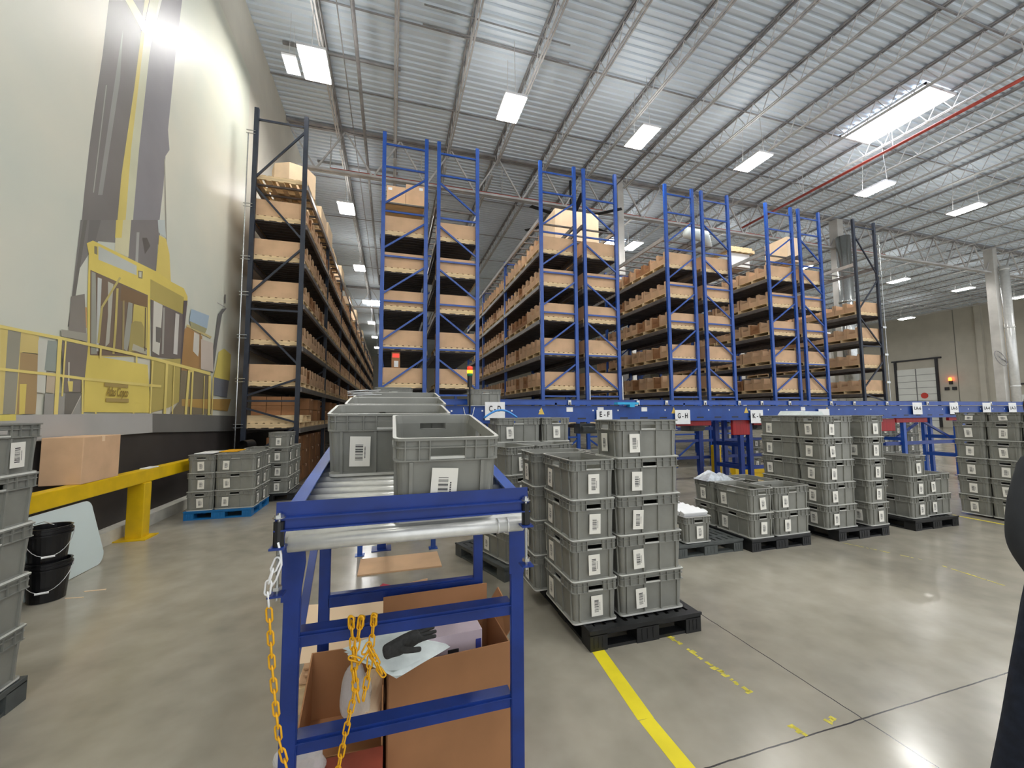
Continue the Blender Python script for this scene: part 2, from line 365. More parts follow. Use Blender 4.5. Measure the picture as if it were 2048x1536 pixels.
# ------------------------------------------------------------------ mural
mur = MB(); mm = []; mnames = {}
def mcol(rgb):
    if rgb not in mnames:
        mnames[rgb] = len(mm); wsh = tuple(int(c * .76 + d * .24) for c, d in zip(rgb, (218, 214, 200))); mm.append(mat('mural_%d_%d_%d' % rgb, wsh, .42, noise=.06, nscale=1.2, bump=.02, spec=.3))
    return mnames[rgb]
layer = [0]
def mp(pts, rgb, zoom=True):
    layer[0] += 1; X = XL + .012 + .00025 * layer[0]
    P = [((a / 3.658, 440 + b / 3.658) if zoom else (a, b)) for a, b in pts]
    mur.quad([atx(u, v, X) for u, v in P], mcol(rgb))
def ml(pts, w_, rgb):
    for (a, b_), (c, d) in zip(pts, pts[1:]):
        l = math.hypot(c - a, d - b_); nx, ny = -(d - b_) / l * w_ / 2, (c - a) / l * w_ / 2
        mp([(a + nx, b_ + ny), (c + nx, d + ny), (c - nx, d - ny), (a - nx, b_ - ny)], rgb)
skym = mat('mural_sky', (228, 222, 202), .42, noise=1, nscale=.35, rgb2=(206, 210, 196), bump=.03, spec=.3); mm.append(skym)
mur.box(XL + .004, XL + .012, 1.5, 10.85, 1.34, 10.0, 0)
g = (122, 121, 116); dk = (104, 99, 98)
mp([(218, 0), (300, 0), (300, 60), (285, 140), (262, 300), (250, 380), (236, 482), (160, 482), (168, 390), (178, 300), (190, 210), (205, 110)], dk, False)
mp([(236, 120), (246, 60), (240, 160), (205, 390), (196, 390)], (140, 138, 136), False); mp([(212, 170), (214, 170), (188, 385), (186, 385)], (160, 160, 150), False)
mp([(325, -5), (365, -5), (352, 100), (344, 180), (336, 260), (339, 300), (331, 312), (327, 370), (318, 450), (322, 490), (262, 480), (268, 370), (280, 260), (290, 170), (302, 90)], (124, 121, 128), False)
mp([(300, 0), (318, 0), (300, 100), (278, 300), (262, 485), (236, 485), (243, 350), (256, 260), (270, 170), (284, 70)], (206, 205, 172), False)
mp([(283, 62), (290, 62), (262, 300), (248, 482), (231, 482), (243, 350), (256, 260), (268, 180)], (220, 198, 96), False)
mp([(248, -5), (263, -5), (298, 55), (293, 72), (283, 60)], (214, 205, 150), False); mp([(290, -5), (300, -5), (290, 40), (284, 40)], (214, 205, 150), False)
mp([(328, 318), (330, 318), (334, 485), (331, 485)], (150, 146, 130), False)
mp([(590, 0), (900, 0), (880, 170), (720, 155), (650, 250), (560, 390), (540, 700), (500, 800), (530, 520)], (112, 108, 106)); mp([(610, 0), (640, 0), (580, 380), (520, 780), (495, 780), (555, 380)], (92, 88, 84))
mp([(655, 0), (740, 0), (700, 150), (640, 160)], (96, 92, 92)); mp([(900, 0), (1150, 0), (1160, 100), (1140, 380), (940, 290)], (108, 103, 104)); mp([(1155, 0), (1205, 0), (1215, 130), (1160, 90)], (190, 200, 198)); mp([(1000, 90), (1020, 90), (1010, 310), (990, 310)], (160, 160, 156))
mp([(850, 0), (960, 0), (940, 270), (840, 230)], (212, 205, 160)); mp([(850, 0), (900, 0), (890, 130), (842, 130)], (228, 204, 92))
mp([(1165, 110), (1215, 140), (1240, 250), (1250, 450), (1140, 400)], (226, 200, 92)); mp([(1040, 130), (1075, 130), (1100, 190), (1060, 250)], (70, 64, 62))
yl = (230, 204, 84); ol = (178, 158, 72)
mp([(560, 615), (635, 640), (635, 790), (580, 780)], (214, 150, 70)); mp([(520, 560), (620, 540), (635, 900), (500, 850)], (120, 112, 104))
mp([(635, 170), (680, 150), (1150, 380), (1250, 450), (1345, 500), (1372, 560), (1372, 620), (1335, 690), (1100, 580), (1100, 470), (650, 250)], yl)
mp([(650, 240), (1100, 455), (1095, 1000), (640, 1000), (640, 600)], yl); mp([(720, 190), (1000, 335), (1000, 405), (720, 290)], (188, 193, 186)); mp([(690, 190), (712, 195), (712, 255), (690, 245)], (120, 110, 80)); mp([(1010, 370), (1045, 375), (1042, 430), (1012, 425)], (120, 110, 80)); mp([(1018, 378), (1036, 380), (1034, 420), (1018, 416)], (200, 200, 180))
mp([(1100, 432), (1345, 565), (1335, 690), (1100, 572)], ol)
mp([(662, 365), (1082, 550), (1075, 1000), (658, 990)], (104, 84, 68)); mp([(670, 375), (700, 390), (710, 980), (665, 980)], (146, 148, 134)); mp([(715, 420), (745, 430), (720, 960), (705, 960)], (196, 200, 196)); mp([(790, 450), (830, 470), (800, 900), (770, 930), (790, 700)], (180, 178, 160))
mp([(890, 480), (1080, 560), (1076, 640), (880, 590)], (110, 80, 50)); mp([(980, 615), (1076, 640), (1074, 940), (960, 860)], (206, 184, 84)); mp([(940, 600), (970, 610), (960, 830), (930, 960), (900, 940)], (150, 150, 138))
mp([(960, 760), (985, 738), (1035, 745), (1052, 780), (1052, 940), (940, 970), (950, 860)], (164, 146, 76)); mp([(975, 905), (1075, 950), (1075, 985), (965, 950)], (176, 172, 150))
ml([(880, 420), (745, 640), (720, 900)], 16, (190, 172, 92)); ml([(860, 500), (845, 800), (830, 980)], 16, (200, 180, 92)); ml([(905, 590), (900, 950)], 14, (150, 130, 80)); ml([(1065, 640), (1060, 960)], 8, (80, 66, 50))
mp([(1105, 580), (1340, 690), (1322, 1020), (1110, 1000)], (92, 82, 78)); mp([(1125, 590), (1190, 622), (1165, 990), (1115, 960)], (212, 208, 194)); mp([(1285, 680), (1312, 692), (1297, 985), (1268, 978)], (212, 208, 200)); mp([(1140, 780), (1180, 790), (1170, 900), (1140, 890)], (92, 88, 84)); ml([(1200, 640), (1190, 980)], 14, (150, 148, 140)); mp([(1345, 590), (1372, 590), (1350, 800), (1325, 1080), (1318, 1040)], (70, 60, 62))
mp([(1370, 780), (1480, 850), (1472, 1120), (1325, 1100), (1350, 800)], (160, 112, 56)); mp([(1420, 820), (1470, 845), (1450, 1000), (1412, 960)], (208, 204, 192)); ml([(1465, 820), (1460, 1080)], 12, (140, 96, 50)); ml([(1365, 770), (1545, 860)], 16, (196, 176, 110))
mp([(1400, 650), (1530, 700), (1515, 795), (1385, 740)], (152, 178, 200)); mp([(1390, 740), (1515, 795), (1500, 830), (1400, 790)], (150, 146, 100))
mp([(1595, 690), (1625, 650), (1658, 645), (1625, 690), (1590, 900), (1560, 1120), (1540, 1115), (1575, 850)], (86, 84, 86)); ml([(1648, 545), (1646, 610)], 10, (120, 116, 112)); ml([(1590, 605), (1650, 640)], 5, (150, 146, 140))
mp([(1600, 965), (1640, 940), (1690, 985), (1680, 1175), (1560, 1150), (1580, 1080)], (226, 204, 88)); mp([(1565, 1150), (1675, 1175), (1660, 1300), (1560, 1280)], (96, 100, 112))
mp([(1470, 870), (1560, 900), (1560, 1110), (1470, 1090)], (206, 190, 176))
mp([(640, 985), (1080, 1060), (1105, 1410), (612, 1405), (620, 1150)], yl); mp([(1105, 1020), (1322, 1015), (1310, 1330), (1240, 1370), (1105, 1410)], ol)
mp([(1325, 1100), (1540, 1120), (1545, 1420), (1240, 1425), (1310, 1330)], (110, 96, 72)); mp([(1330, 1310), (1690, 1310), (1665, 1400), (1330, 1360)], (176, 132, 54))
mp([(0, 765), (165, 800), (160, 1425), (0, 1420)], (214, 190, 100)); mp([(60, 785), (155, 810), (110, 1420), (20, 1420)], (138, 134, 116)); mp([(150, 970), (290, 985), (260, 1420), (120, 1420)], (160, 126, 78)); mp([(155, 800), (285, 850), (285, 980), (150, 965)], (212, 186, 104)); mp([(145, 1200), (195, 1200), (180, 1420), (140, 1420)], (222, 196, 84))
mp([(280, 880), (350, 880), (330, 1270), (270, 1260)], (206, 205, 192)); mp([(350, 880), (430, 890), (410, 1110), (325, 1100)], (136, 146, 138)); mp([(330, 1270), (600, 1270), (590, 1425), (320, 1425)], (140, 138, 132)); mp([(345, 1110), (410, 1120), (400, 1270), (335, 1260)], (190, 170, 140))
mp([(450, 890), (645, 915), (610, 1260), (470, 1260)], (104, 94, 86)); mp([(495, 1180), (535, 1180), (530, 1255), (505, 1255)], (222, 200, 96)); mp([(500, 1040), (510, 1040), (508, 1180), (498, 1180)], (206, 200, 180)); ml([(590, 1285), (520, 1420)], 10, (206, 202, 190)); mp([(450, 800), (640, 830), (640, 890), (450, 850)], (150, 146, 132)); mp([(480, 1265), (600, 1265), (520, 1425), (470, 1425)], (90, 86, 80))
hr = (232, 208, 104)
ml([(-60, 765), (0, 780), (470, 870), (640, 908), (1100, 1008), (1540, 1125)], 22, hr); ml([(-60, 1082), (0, 1090), (420, 1135), (620, 1162), (1180, 1218)], 20, hr)
ml([(440, 870), (408, 1425)], 30, hr); ml([(482, 885), (455, 1290)], 12, hr); ml([(738, 940), (735, 1010)], 14, hr); ml([(1000, 985), (1000, 1050)], 12, hr); ml([(1118, 1030), (1098, 1420)], 12, hr); ml([(1222, 1050), (1205, 1422)], 18, hr)
ml([(1275, 1070), (1262, 1425)], 8, hr); ml([(1385, 1100), (1358, 1428)], 18, hr); ml([(1412, 1105), (1395, 1428)], 13, hr); ml([(1378, 1105), (1418, 1108)], 14, hr); ml([(1497, 1140), (1486, 1430)], 6, hr); ml([(1535, 1140), (1528, 1432)], 18, hr); ml([(1562, 1150), (1550, 1432)], 7, hr); ml([(605, 1170), (605, 1420)], 14, hr); ml([(700, 1405), (705, 1430)], 12, hr); ml([(978, 1405), (980, 1430)], 12, hr)
lb = (160, 132, 62); mp([(765, 1190), (938, 1205), (938, 1230), (765, 1217)], lb); mp([(775, 1302), (942, 1308), (942, 1336), (775, 1330)], lb)
mp([(-60, 830), (0, 830), (305, 827), (305, 865), (72, 882), (-40, 888)], (166, 165, 163), False); mp([(-60, 830), (32, 829), (32, 841), (-60, 845)], (222, 204, 84), False)
mp([(305, 827), (470, 832), (470, 862), (305, 865)], (86, 84, 84), False)
mural = mur.build('mural_banner', mm); tag(mural, 'huge printed wall mural of a yellow drilling rig with cab and railings', 'mural')
skyi = mm.index(skym)
for p in mural.data.polygons[:6]: p.material_index = skyi
def letters(s, c0, c1, size, m, parent, name='lettering', shear=0., off=.001):
    """text centred between two world points (left end, right end), standing upright"""
    c0 = Vector(c0); c1 = Vector(c1); me = text_mesh(s, size, shear=shear); me.materials.clear(); me.materials.append(m)
    ex = (c1 - c0).normalized(); ez = Vector((0, 0, 1)); ey = ez - ex * ez.dot(ex); ey.normalize(); en = ex.cross(ey)
    o = bpy.data.objects.new(name, me); COL.objects.link(o)
    wdt = max((v.co.x for v in me.vertices), default=1) - min((v.co.x for v in me.vertices), default=0)
    k = (c1 - c0).length / wdt
    mt = Matrix((ex * k, ey, en)).transposed().to_4x4(); mt.translation = (c0 + c1) / 2 + en * off; o.matrix_world = mt
    if parent: o.parent = parent; o.matrix_parent_inverse = parent.matrix_world.inverted()
    return o
bpy.context.view_layer.update()
Xm = XL + .012 + .00025 * (layer[0] + 2)
letters('Atlas Copco', atx(778 / 3.658, 440 + 1256 / 3.658, Xm), atx(938 / 3.658, 440 + 1268 / 3.658, Xm), .16, mat('logo_ink', (150, 126, 66), .4, noise=.02), mural, shear=.3)
# ------------------------------------------------------------------ dock doors, wall fittings on the right wall
def dock(nm, y0, y1, z1, rows, label):
    q = MB(); q.box(XR - .06, XR, y0, y1, 0, z1)
    n = rows; h = z1 / n
    for i in range(1, n): q.box(XR - .075, XR - .06, y0, y1, i * h - .02, i * h + .02, 1)
    q.box(XR - .08, XR - .06, (y0 + y1) / 2 - .04, (y0 + y1) / 2 + .04, 0, z1, 1)
    o = struct(q.build(nm, [M['dock'], mat('door_seam', (120, 122, 120), .5, noise=.02)]), label)
    f = MB(); f.box(XR - .14, XR, y0 - .2, y0, 0, z1 + .9); f.box(XR - .14, XR, y1, y1 + .2, 0, z1 + .9); f.box(XR - .16, XR, y0 - .5, y1 + .4, z1 + .85, z1 + 1.0)
    f.build('door_frame', M['dark'], o)
    return o
d1 = dock('door_1', 26.0, 29.2, 5.95, 9, 'white sectional dock door with dark frame in the right wall')
q = MB(); q.lathe([(.0, 0), (.3, .0), (.3, .02), (0, .02)], 16); sg = q.build('sign', mat('sign_red', (206, 70, 60), .5, noise=.02), d1); sg.location = (XR - .09, 27.0, 3.15); sg.rotation_euler = (0, -math.pi / 2, 0)
dock('door_2', 17.6, 21.0, 2.95, 5, 'white dock door at the far right end of the right wall')
t = empty('warning_beacon', (XR - .22, 24.9, 4.5)); tag(t, 'small glowing orange beacon on the right concrete wall', 'light')
q = MB(); q.lathe([(.12, 0), (.12, .25), (.05, .33)], 12, cap1=True); q.build('lens', M['orange'], t); q = MB(); q.box(-.03, .2, -.1, .1, -.35, 0); q.build('bracket', M['dark'], t)
for yy in (25.1, 24.55): q = MB(); q.box(XR - .13, XR - .01, yy, yy + .3, 3.6, 3.9); tag(q.build('control_box', M['dark']), 'black control box on the wall under the orange beacon, %s' % ('left one' if yy > 25 else 'right one'), 'box', 'control boxes under the beacon')
# wall fan
t = empty('wall_fan', (33.6, 13.9, 4.6)); tag(t, 'round grey fan on an arm beside the white drain pipe', 'fan')
q = MB(); q.tube([(.45 * math.cos(a), .45 * math.sin(a) * .3, .45 * math.sin(a)) for a in [i * math.pi / 8 for i in range(16)]], .02, 6, closed=True)
for i in range(8): a = i * math.pi / 8; q.bar((-.45 * math.cos(a), -.135 * math.sin(a), -.45 * math.sin(a)), (.45 * math.cos(a), .135 * math.sin(a), .45 * math.sin(a)), .008, .008)
q.build('cage', M['steeld'], t); q = MB(); q.bar((0, 0, 0), (.9, .1, -.2), .05, .05); q.build('arm', M['steeld'], t)
# ------------------------------------------------------------------ totes
def loop(hx, hy, r, us, vs):
    """rounded rectangle points, counterclockwise; us/vs break points on sides"""
    P = []
    for u in us: P.append((u, -hy))
    for k in range(1, 4): a = -math.pi / 2 + k * math.pi / 8; P.append((hx - r + r * math.cos(a), -hy + r + r * math.sin(a)))
    for v in vs: P.append((hx, v))
    for k in range(1, 4): a = k * math.pi / 8; P.append((hx - r + r * math.cos(a), hy - r + r * math.sin(a)))
    for u in reversed(us): P.append((u, hy))
    for k in range(1, 4): a = math.pi / 2 + k * math.pi / 8; P.append((-hx + r + r * math.cos(a), hy - r + r * math.sin(a)))
    for v in reversed(vs): P.append((-hx, v))
    for k in range(1, 4): a = math.pi + k * math.pi / 8; P.append((-hx + r + r * math.cos(a), -hy + r + r * math.sin(a)))
    return P
def tote_mesh():
    LX_, LY_ = .268, .172; r = .026
    us = [-LX_ + r, -.19, -.062, .062, .19, LX_ - r]; vs = [-LY_ + r, -.095, -.058, .058, .095, LY_ - r]
    rows = [(0, .0), (.012, .0), (.018, -.015), (.205, -.006), (.208, .006), (.212, .006), (.214, -.004), (.222, -.004), (.250, -.004), (.252, .004), (.256, .004), (.258, -.004), (.276, -.004), (.278, .008), (.287, .008)]
    inner = [(.287, -.004), (.250, -.010), (.222, -.011), (.020, -.022)]
    q = MB(); n = None; idx = []
    for z, o in rows + inner:
        P = loop(LX_ + o, LY_ + o, r, [max(-LX_ - o + r, min(LX_ + o - r, u)) for u in us], [max(-LY_ - o + r, min(LY_ + o - r, v)) for v in vs]); n = len(P)
        idx.append(len(q.v)); q.v += [(x, y, z) for x, y in P]
    hole_cols = [2, 11, 20, 29]           # side segment between the two middle break points
    for i in range(len(idx) - 1):
        for k in range(n):
            l = (k + 1) % n
            if k in hole_cols and i in (7, len(rows) + 1): continue
            q.f.append((idx[i] + k, idx[i] + l, idx[i + 1] + l, idx[i + 1] + k)); q.mi.append(1 if i == len(rows) - 1 or i in (0,) else 0)
    oi, ii = 7, len(rows) + 2     # outer row 7 (z .228) pairs inner row index len+2 ; outer 8 (.262) pairs len+1
    for k in hole_cols:
        l = k + 1; a, b_, c, d = idx[7] + k, idx[7] + l, idx[8] + l, idx[8] + k; e, f, g_, h = idx[ii] + k, idx[ii] + l, idx[ii - 1] + l, idx[ii - 1] + k
        for fc in ((a, b_, f, e), (b_, c, g_, f), (c, d, h, g_), (d, a, e, h)): q.f.append(fc); q.mi.append(0)
    q.f.append(tuple(idx[-1] + k for k in range(n))); q.mi.append(0)
    q.f.append(tuple(idx[0] + k for k in range(n - 1, -1, -1))); q.mi.append(0)
    # ribs
    def rib(x, y, dx, dy, z0_=.012, z1_=.206, wd=.006, top=0.004):
        if dx: q.hexa([(x - dx * .016, y - wd, z0_), (x - dx * .002, y - wd, z0_), (x - dx * .002, y + wd, z0_), (x - dx * .016, y + wd, z0_), (x - dx * .012, y - wd, z1_), (x + dx * top, y - wd, z1_), (x + dx * top, y + wd, z1_), (x - dx * .012, y + wd, z1_)])
        else: q.hexa([(x - wd, y - dy * .016, z0_), (x + wd, y - dy * .016, z0_), (x + wd, y - dy * .002, z0_), (x - wd, y - dy * .002, z0_), (x - wd, y - dy * .012, z1_), (x + wd, y - dy * .012, z1_), (x + wd, y + dy * top, z1_), (x - wd, y + dy * top, z1_)])
    for s in (-1, 1):
        for u in (-.215, -.07, .07, .215):
            rib(u, s * LY_, 0, s)
        for v in (-.12, .12): rib(s * LX_, v, s, 0)
        for u in (-.24, -.19, -.12, -.065, .065, .12, .19, .24): q.box(u - .002, u + .002, s * (LY_ + .0015) - .006, s * (LY_ + .0015) + .004, .210, .278)
        for v in (-.14, -.095, -.06, .06, .095, .14): q.box(s * (LX_ + .0015) - .006, s * (LX_ + .0015) + .004, v - .002, v + .002, .210, .278)
        q.box(-.066, .066, s * LY_ - .004, s * LY_ + .007, .214, .222, 1); q.box(s * LX_ - .004, s * LX_ + .007, -.062, .062, .214, .222, 1)
    return q.mesh('tote', [M['tote'], M['lip']], False)
TOTE = tote_mesh()
def label_mesh(seed, rot=True):
    rnd = random.Random(seed); q = MB(); w_, h = .088, .138
    q.box(-w_ / 2, w_ / 2, -.0012, 0, -h / 2, h / 2)
    z = -.042
    while z < .036:
        b_ = rnd.choice((.0016, .0016, .003, .0048)); q.quad([(-.02, -.0016, z), (.013, -.0016, z), (.013, -.0016, z + b_), (-.02, -.0016, z + b_)], 1); z += b_ + rnd.choice((.0018, .0026, .004))
    for i in range(9): zz = -.03 + i * .006; q.quad([(.019, -.0016, zz), (.024, -.0016, zz), (.024, -.0016, zz + .0035), (.019, -.0016, zz + .0035)], 1)
    return q.mesh('barcode_label', [M['paper'], M['ink']])
LAB = [label_mesh(i) for i in range(4)]
def slip_mesh():
    q = MB(); q.box(-.05, .05, -.0012, 0, -.02, .02)
    for i in range(5): q.quad([(-.035 + i * .014, -.0016, -.008), (-.027 + i * .014, -.0016, -.008), (-.027 + i * .014, -.0016, .006), (-.035 + i * .014, -.0016, .006)], 1)
    return q.mesh('paper_slip', [M['white'], M['ink']])
SLIP = slip_mesh()
H_T = .280
def tote(x, y, z, rz, label, group, labs=('S', 'W'), tilt=0., labx=None):
    """x,y centre; rz 0 => long side along X. labs: world sides (S = -Y, W = -X, E = +X) that carry a barcode sheet"""
    t = obj('plastic_tote', TOTE, loc=(x, y, z), rz=rz); tag(t, label, 'tote', group)
    if tilt: t.rotation_euler.x = tilt
    rnd = random.Random(int(x * 997 + y * 131 + z * 71))
    t.rotation_euler.z += rnd.uniform(-.012, .012)
    rot = abs(math.sin(rz)) > .7
    for s in labs:
        lm = rnd.choice(LAB)
        # local side for that world side
        ang = {'S': -math.pi / 2, 'E': 0, 'N': math.pi / 2, 'W': math.pi}[s] - (rz if rot else 0)
        lx, ly = round(math.cos(ang)), round(math.sin(ang))
        long_face = ly != 0
        u = rnd.uniform(-.012, .012) + ((-.115 if (rnd.random() < .8 or s == 'S') else .115) if long_face else 0)
        if labx is not None and s == 'S': u = labx
        if ly < 0: p, r_ = (u, -.1785, .115), 0
        elif ly > 0: p, r_ = (-u, .1785, .115), math.pi
        elif lx > 0: p, r_ = (.2745, u, .115), math.pi / 2
        else: p, r_ = (-.2745, -u, .115), -math.pi / 2
        l = obj('barcode_label', lm, t, p, r_); l.rotation_euler = (0, rnd.uniform(-.06, .06), r_)
    return t
LV = {1: ['only'], 2: ['lower', 'upper'], 3: ['bottom', 'middle', 'top'], 4: ['bottom', 'second lowest', 'second highest', 'top'], 5: ['bottom', 'second lowest', 'middle', 'second highest', 'top'],
      6: ['bottom', 'second lowest', 'third lowest', 'third highest', 'second highest', 'top']}
def column(x, y, z0_, rz, n, where, labs=('S', 'W'), skip=0, group=None, shown=None):
    for i in range(n):
        if i < skip: continue
        tote(x, y, z0_ + i * H_T, rz, 'grey tote, %s of the %s' % (LV[n][i], where), group or 'grey totes stacked on pallets', labs)
def plastic_pallet(W=.9, D=.96, h=.13):
    q = MB(); n = 9
    q.box(0, W, 0, .06, h - .03, h); q.box(0, W, D - .06, D, h - .03, h); q.box(0, .06, .06, D - .06, h - .03, h); q.box(W - .06, W, .06, D - .06, h - .03, h)
    for i in range(n): x = .06 + (W - .12) * (i + .5) / n; q.box(x - .028, x + .028, .06, D - .06, h - .022, h - .004)
    for j in range(1, 5): y = D * j / 5; q.box(.06, W - .06, y - .03, y + .03, h - .02, h - .002)
    for i, x in enumerate((0, W / 2 - .09, W - .13)):
        wx = .13 if i != 1 else .18
        for j, y in enumerate((0, D / 2 - .07, D - .13)):
            q.box(x, x + wx, y, y + (.13 if j != 1 else .14), 0, h - .025)
            for k in (.25, .5, .75): q.box(x + wx * k - .006, x + wx * k + .006, y - .003, y, .02, h - .04)
    for y in (0, D - .09): q.box(.1, W - .1, y + .01, y + .09, .0, .02)
    for i in (0, W - .1): q.box(i + .005, i + .095, .1, D - .1, 0, .02)
    q.box(-.006, W + .006, -.006, .012, h - .012, h + .006)
    q.box(-.006, .012, 0, D, h - .012, h + .006)
    return q
pp = plastic_pallet()
PAL = {k: pp.mesh('pallet', M[k]) for k in ('blackp', 'greyp', 'bluep')}
def pallet(x, y, k, label, rz=0.):
    o = obj('plastic_pallet', PAL[k], loc=(x, y, 0), rz=rz); tag(o, label, 'pallet', 'plastic pallets under the tote stacks'); return o
Q = math.pi / 2; HX, HY = .275, .18; P0 = .137
# E-F stack
pallet(1.30, 2.54, 'blackp', 'black plastic pallet under the nearest tall tote stack')
w1 = 'stack in front of the E-F sign'
column(1.395, 2.90, P0, Q, 4, 'front left column, ' + w1)
column(1.87, 2.81, P0, 0, 5, 'front right column, ' + w1)
column(1.42, 3.385, P0, 0, 4, 'rear left column, ' + w1)
column(1.90, 3.19, P0, 0, 4, 'middle right column, ' + w1, labs=(), skip=3)
# C-D stack, turned a little
A5 = math.radians(20); c5, s5 = math.cos(A5), math.sin(A5)
def rot5(u, v): return 1.10 + u * c5 - v * s5, 3.82 + u * s5 + v * c5
pallet(1.05, 3.78, 'greyp', 'grey plastic pallet under the turned tote stack behind the roller conveyor', A5)
for u, v, r_, n, wh in ((.19, .29, Q, 4, 'near left column'), (.66, .20, 0, 4, 'near right column')):
    x, y = rot5(u, v)
    for i in range(n):
        z = P0 + i * H_T
        t = tote(x, y, z, 0 if r_ == 0 else Q, 'grey tote, %s of the %s, stack in front of the C-D sign' % (LV[n][i], wh), 'grey totes stacked on pallets')
        t.rotation_euler.z = r_ + A5
column(1.44, 4.70, P0, 0, 5, 'far left column, stack in front of the C-D sign', labs=('S',), skip=2)
column(1.91, 4.78, P0, Q, 5, 'far right column, stack in front of the C-D sign', labs=('S',), skip=2)
# single tote with white foam
pallet(3.02, 3.80, 'greyp', 'grey plastic pallet carrying one tote of white packaging')
tote(3.34, 4.10, P0, Q, 'single grey tote filled with white foam packs, right of the tall stack', 'grey totes stacked on pallets')
for i in range(6):
    q = MB(); y0 = -.24 + i * .085; q.hexa([(-.16, y0, 0), (.16, y0, 0), (.16, y0 + .07, 0), (-.16, y0 + .07, 0), (-.165, y0 - .02, .055), (.165, y0 - .02, .055), (.165, y0 + .055, .075), (-.165, y0 + .055, .075)])
    o = q.build('foam_block', M['white'], loc=(3.34, 4.12, P0 + .27)); bevel(o, .008); tag(o, 'white foam pack lying in the single grey tote, number %s from the front' % ['first', 'second', 'third', 'fourth', 'fifth', 'last'][i], 'foam pack', 'white foam packs in the tote')
def pinwheel(x, y, name, cols):
    # cols: dict of position -> height; FL long in Y, FR long in X, BL long in X, BR long in Y
    g_ = {'FL': (.185, .285, Q), 'FR': (.66, .19, 0), 'BL': (.285, .76, 0), 'BR': (.75, .67, Q)}
    for k, n in cols.items():
        u, v, r_ = g_[k]; column(x + u, y + v, P0, r_, n, {'FL': 'front left', 'FR': 'front right', 'BL': 'rear left', 'BR': 'rear right'}[k] + ' column, ' + name, labs=('S', 'W'), skip=(n - 1 if k == 'BR' else 0))
pallet(3.97, 3.72, 'blackp', 'black plastic pallet under the low two-high tote stack')
pinwheel(3.98, 3.72, 'low two-high stack', {'FL': 2, 'FR': 2, 'BL': 2, 'BR': 2})
pallet(5.31, 3.70, 'blackp', 'black plastic pallet under the five-high stack by the K-L sign')
w9 = 'five-high stack by the K-L sign'
column(5.47, 3.92, P0, 0, 5, 'front left column, ' + w9); column(6.06, 3.96, P0, Q, 5, 'front right column, ' + w9)
column(5.38, 4.38, P0, Q, 5, 'rear left column, ' + w9, labs=('S', 'W')); column(5.85, 4.5, P0, 0, 5, 'rear right column, ' + w9, skip=4)
pallet(6.72, 3.70, 'blackp', 'black plastic pallet under the three-high tote stack at right')
w10 = 'three-high stack at right'
column(6.98, 4.03, P0, Q, 3, 'front left column, ' + w10); column(7.46, 3.98, P0, 0, 2, 'front right column, ' + w10); column(7.02, 4.52, P0, 0, 3, 'rear left column, ' + w10)
# far right wall of totes on the floor
k = 0
for y, nm in ((3.94, 'left end'), (3.58, 'second from left'), (3.22, 'third from left'), (2.86, 'right end')):
    column(8.79, y, .03, 0, 5, nm + ' column, tote row at far right', labs=('W',))
    k += 1
for y, nm in ((3.94, 'left end'), (3.58, 'second from left'), (3.22, 'third from left')):
    t = tote(8.85, y, 1.43, 0, 'shallow grey tote on top of the %s column, tote row at far right' % nm, 'grey totes stacked on pallets', ('W',)); t.scale.z = .5
# totes behind the main conveyor at right
for x, nm in ((14.3, 'left'), (14.9, 'second'), (15.5, 'third'), (16.1, 'right')):
    column(x, 8.9, .03, 0, 5, nm + ' column, tote row behind the long conveyor', labs=('S',))
column(9.9, 9.25, .03, Q, 3, 'small stack under the far conveyor behind the K-L totes')
# blue pallet stack
pallet(-3.0, 7.38, 'bluep', 'bright blue pallet under the totes by the guard rail')
w2 = 'stack on the blue pallet'
column(-2.81, 7.66, P0, Q, 3, 'front left column, ' + w2, labs=('S', 'E')); column(-2.35, 7.58, P0, 0, 3, 'front right column, ' + w2, labs=('S', 'E'))
column(-2.26, 8.07, P0, Q, 3, 'rear right column, ' + w2, labs=('E',)); column(-2.72, 8.13, P0, 0, 3, 'rear left column, ' + w2, labs=(), skip=2)
pallet(-2.62, 8.52, 'blackp', 'dark pallet under the totes beside the dark blue rack foot')
w3 = 'stack beside the dark blue rack foot'
column(-2.03, 8.82, P0, Q, 4, 'front right column, ' + w3, labs=('S', 'E')); column(-2.42, 8.8, P0, Q, 3, 'front left column, ' + w3, labs=('S', 'E')); column(-2.03, 9.36, P0, Q, 3, 'rear right column, ' + w3, labs=('E',))
q = MB(); q.tube([(-2.72, 8.9, 1.02), (-2.66, 9.2, 1.02)], .09, 18, cap=False); q.tube([(-2.72, 8.9, 1.02), (-2.66, 9.2, 1.02)], .06, 18, cap=False); tag(q.build('cardboard_core', M['blackp'], smooth=True), 'black tube lying on the totes beside the dark blue rack', 'tube')
q = MB(); q.box(-2.7, -2.45, 7.75, 8.2, .99, 1.0); tag(q.build('yellow_strip', M['chain']), 'yellow plastic strip lying on the blue pallet totes', 'strip')
q = MB(); q.box(-2.95, -2.7, 7.5, 7.9, .99, 1.0); tag(q.build('paper_sheet', M['white']), 'white paper sheets lying on the blue pallet totes', 'paper')
# near left stack
w0 = 'stack at the left edge'
o = pallet(-2.86, 2.13, 'greyp', 'dark grey pallet under the stack at the left edge')
for i in range(5):
    tote(-2.14, 2.80, P0 + i * .284, Q, 'grey tote, %s of the near column, %s' % (LV[5][i], w0), 'grey totes stacked on pallets', ('E',))
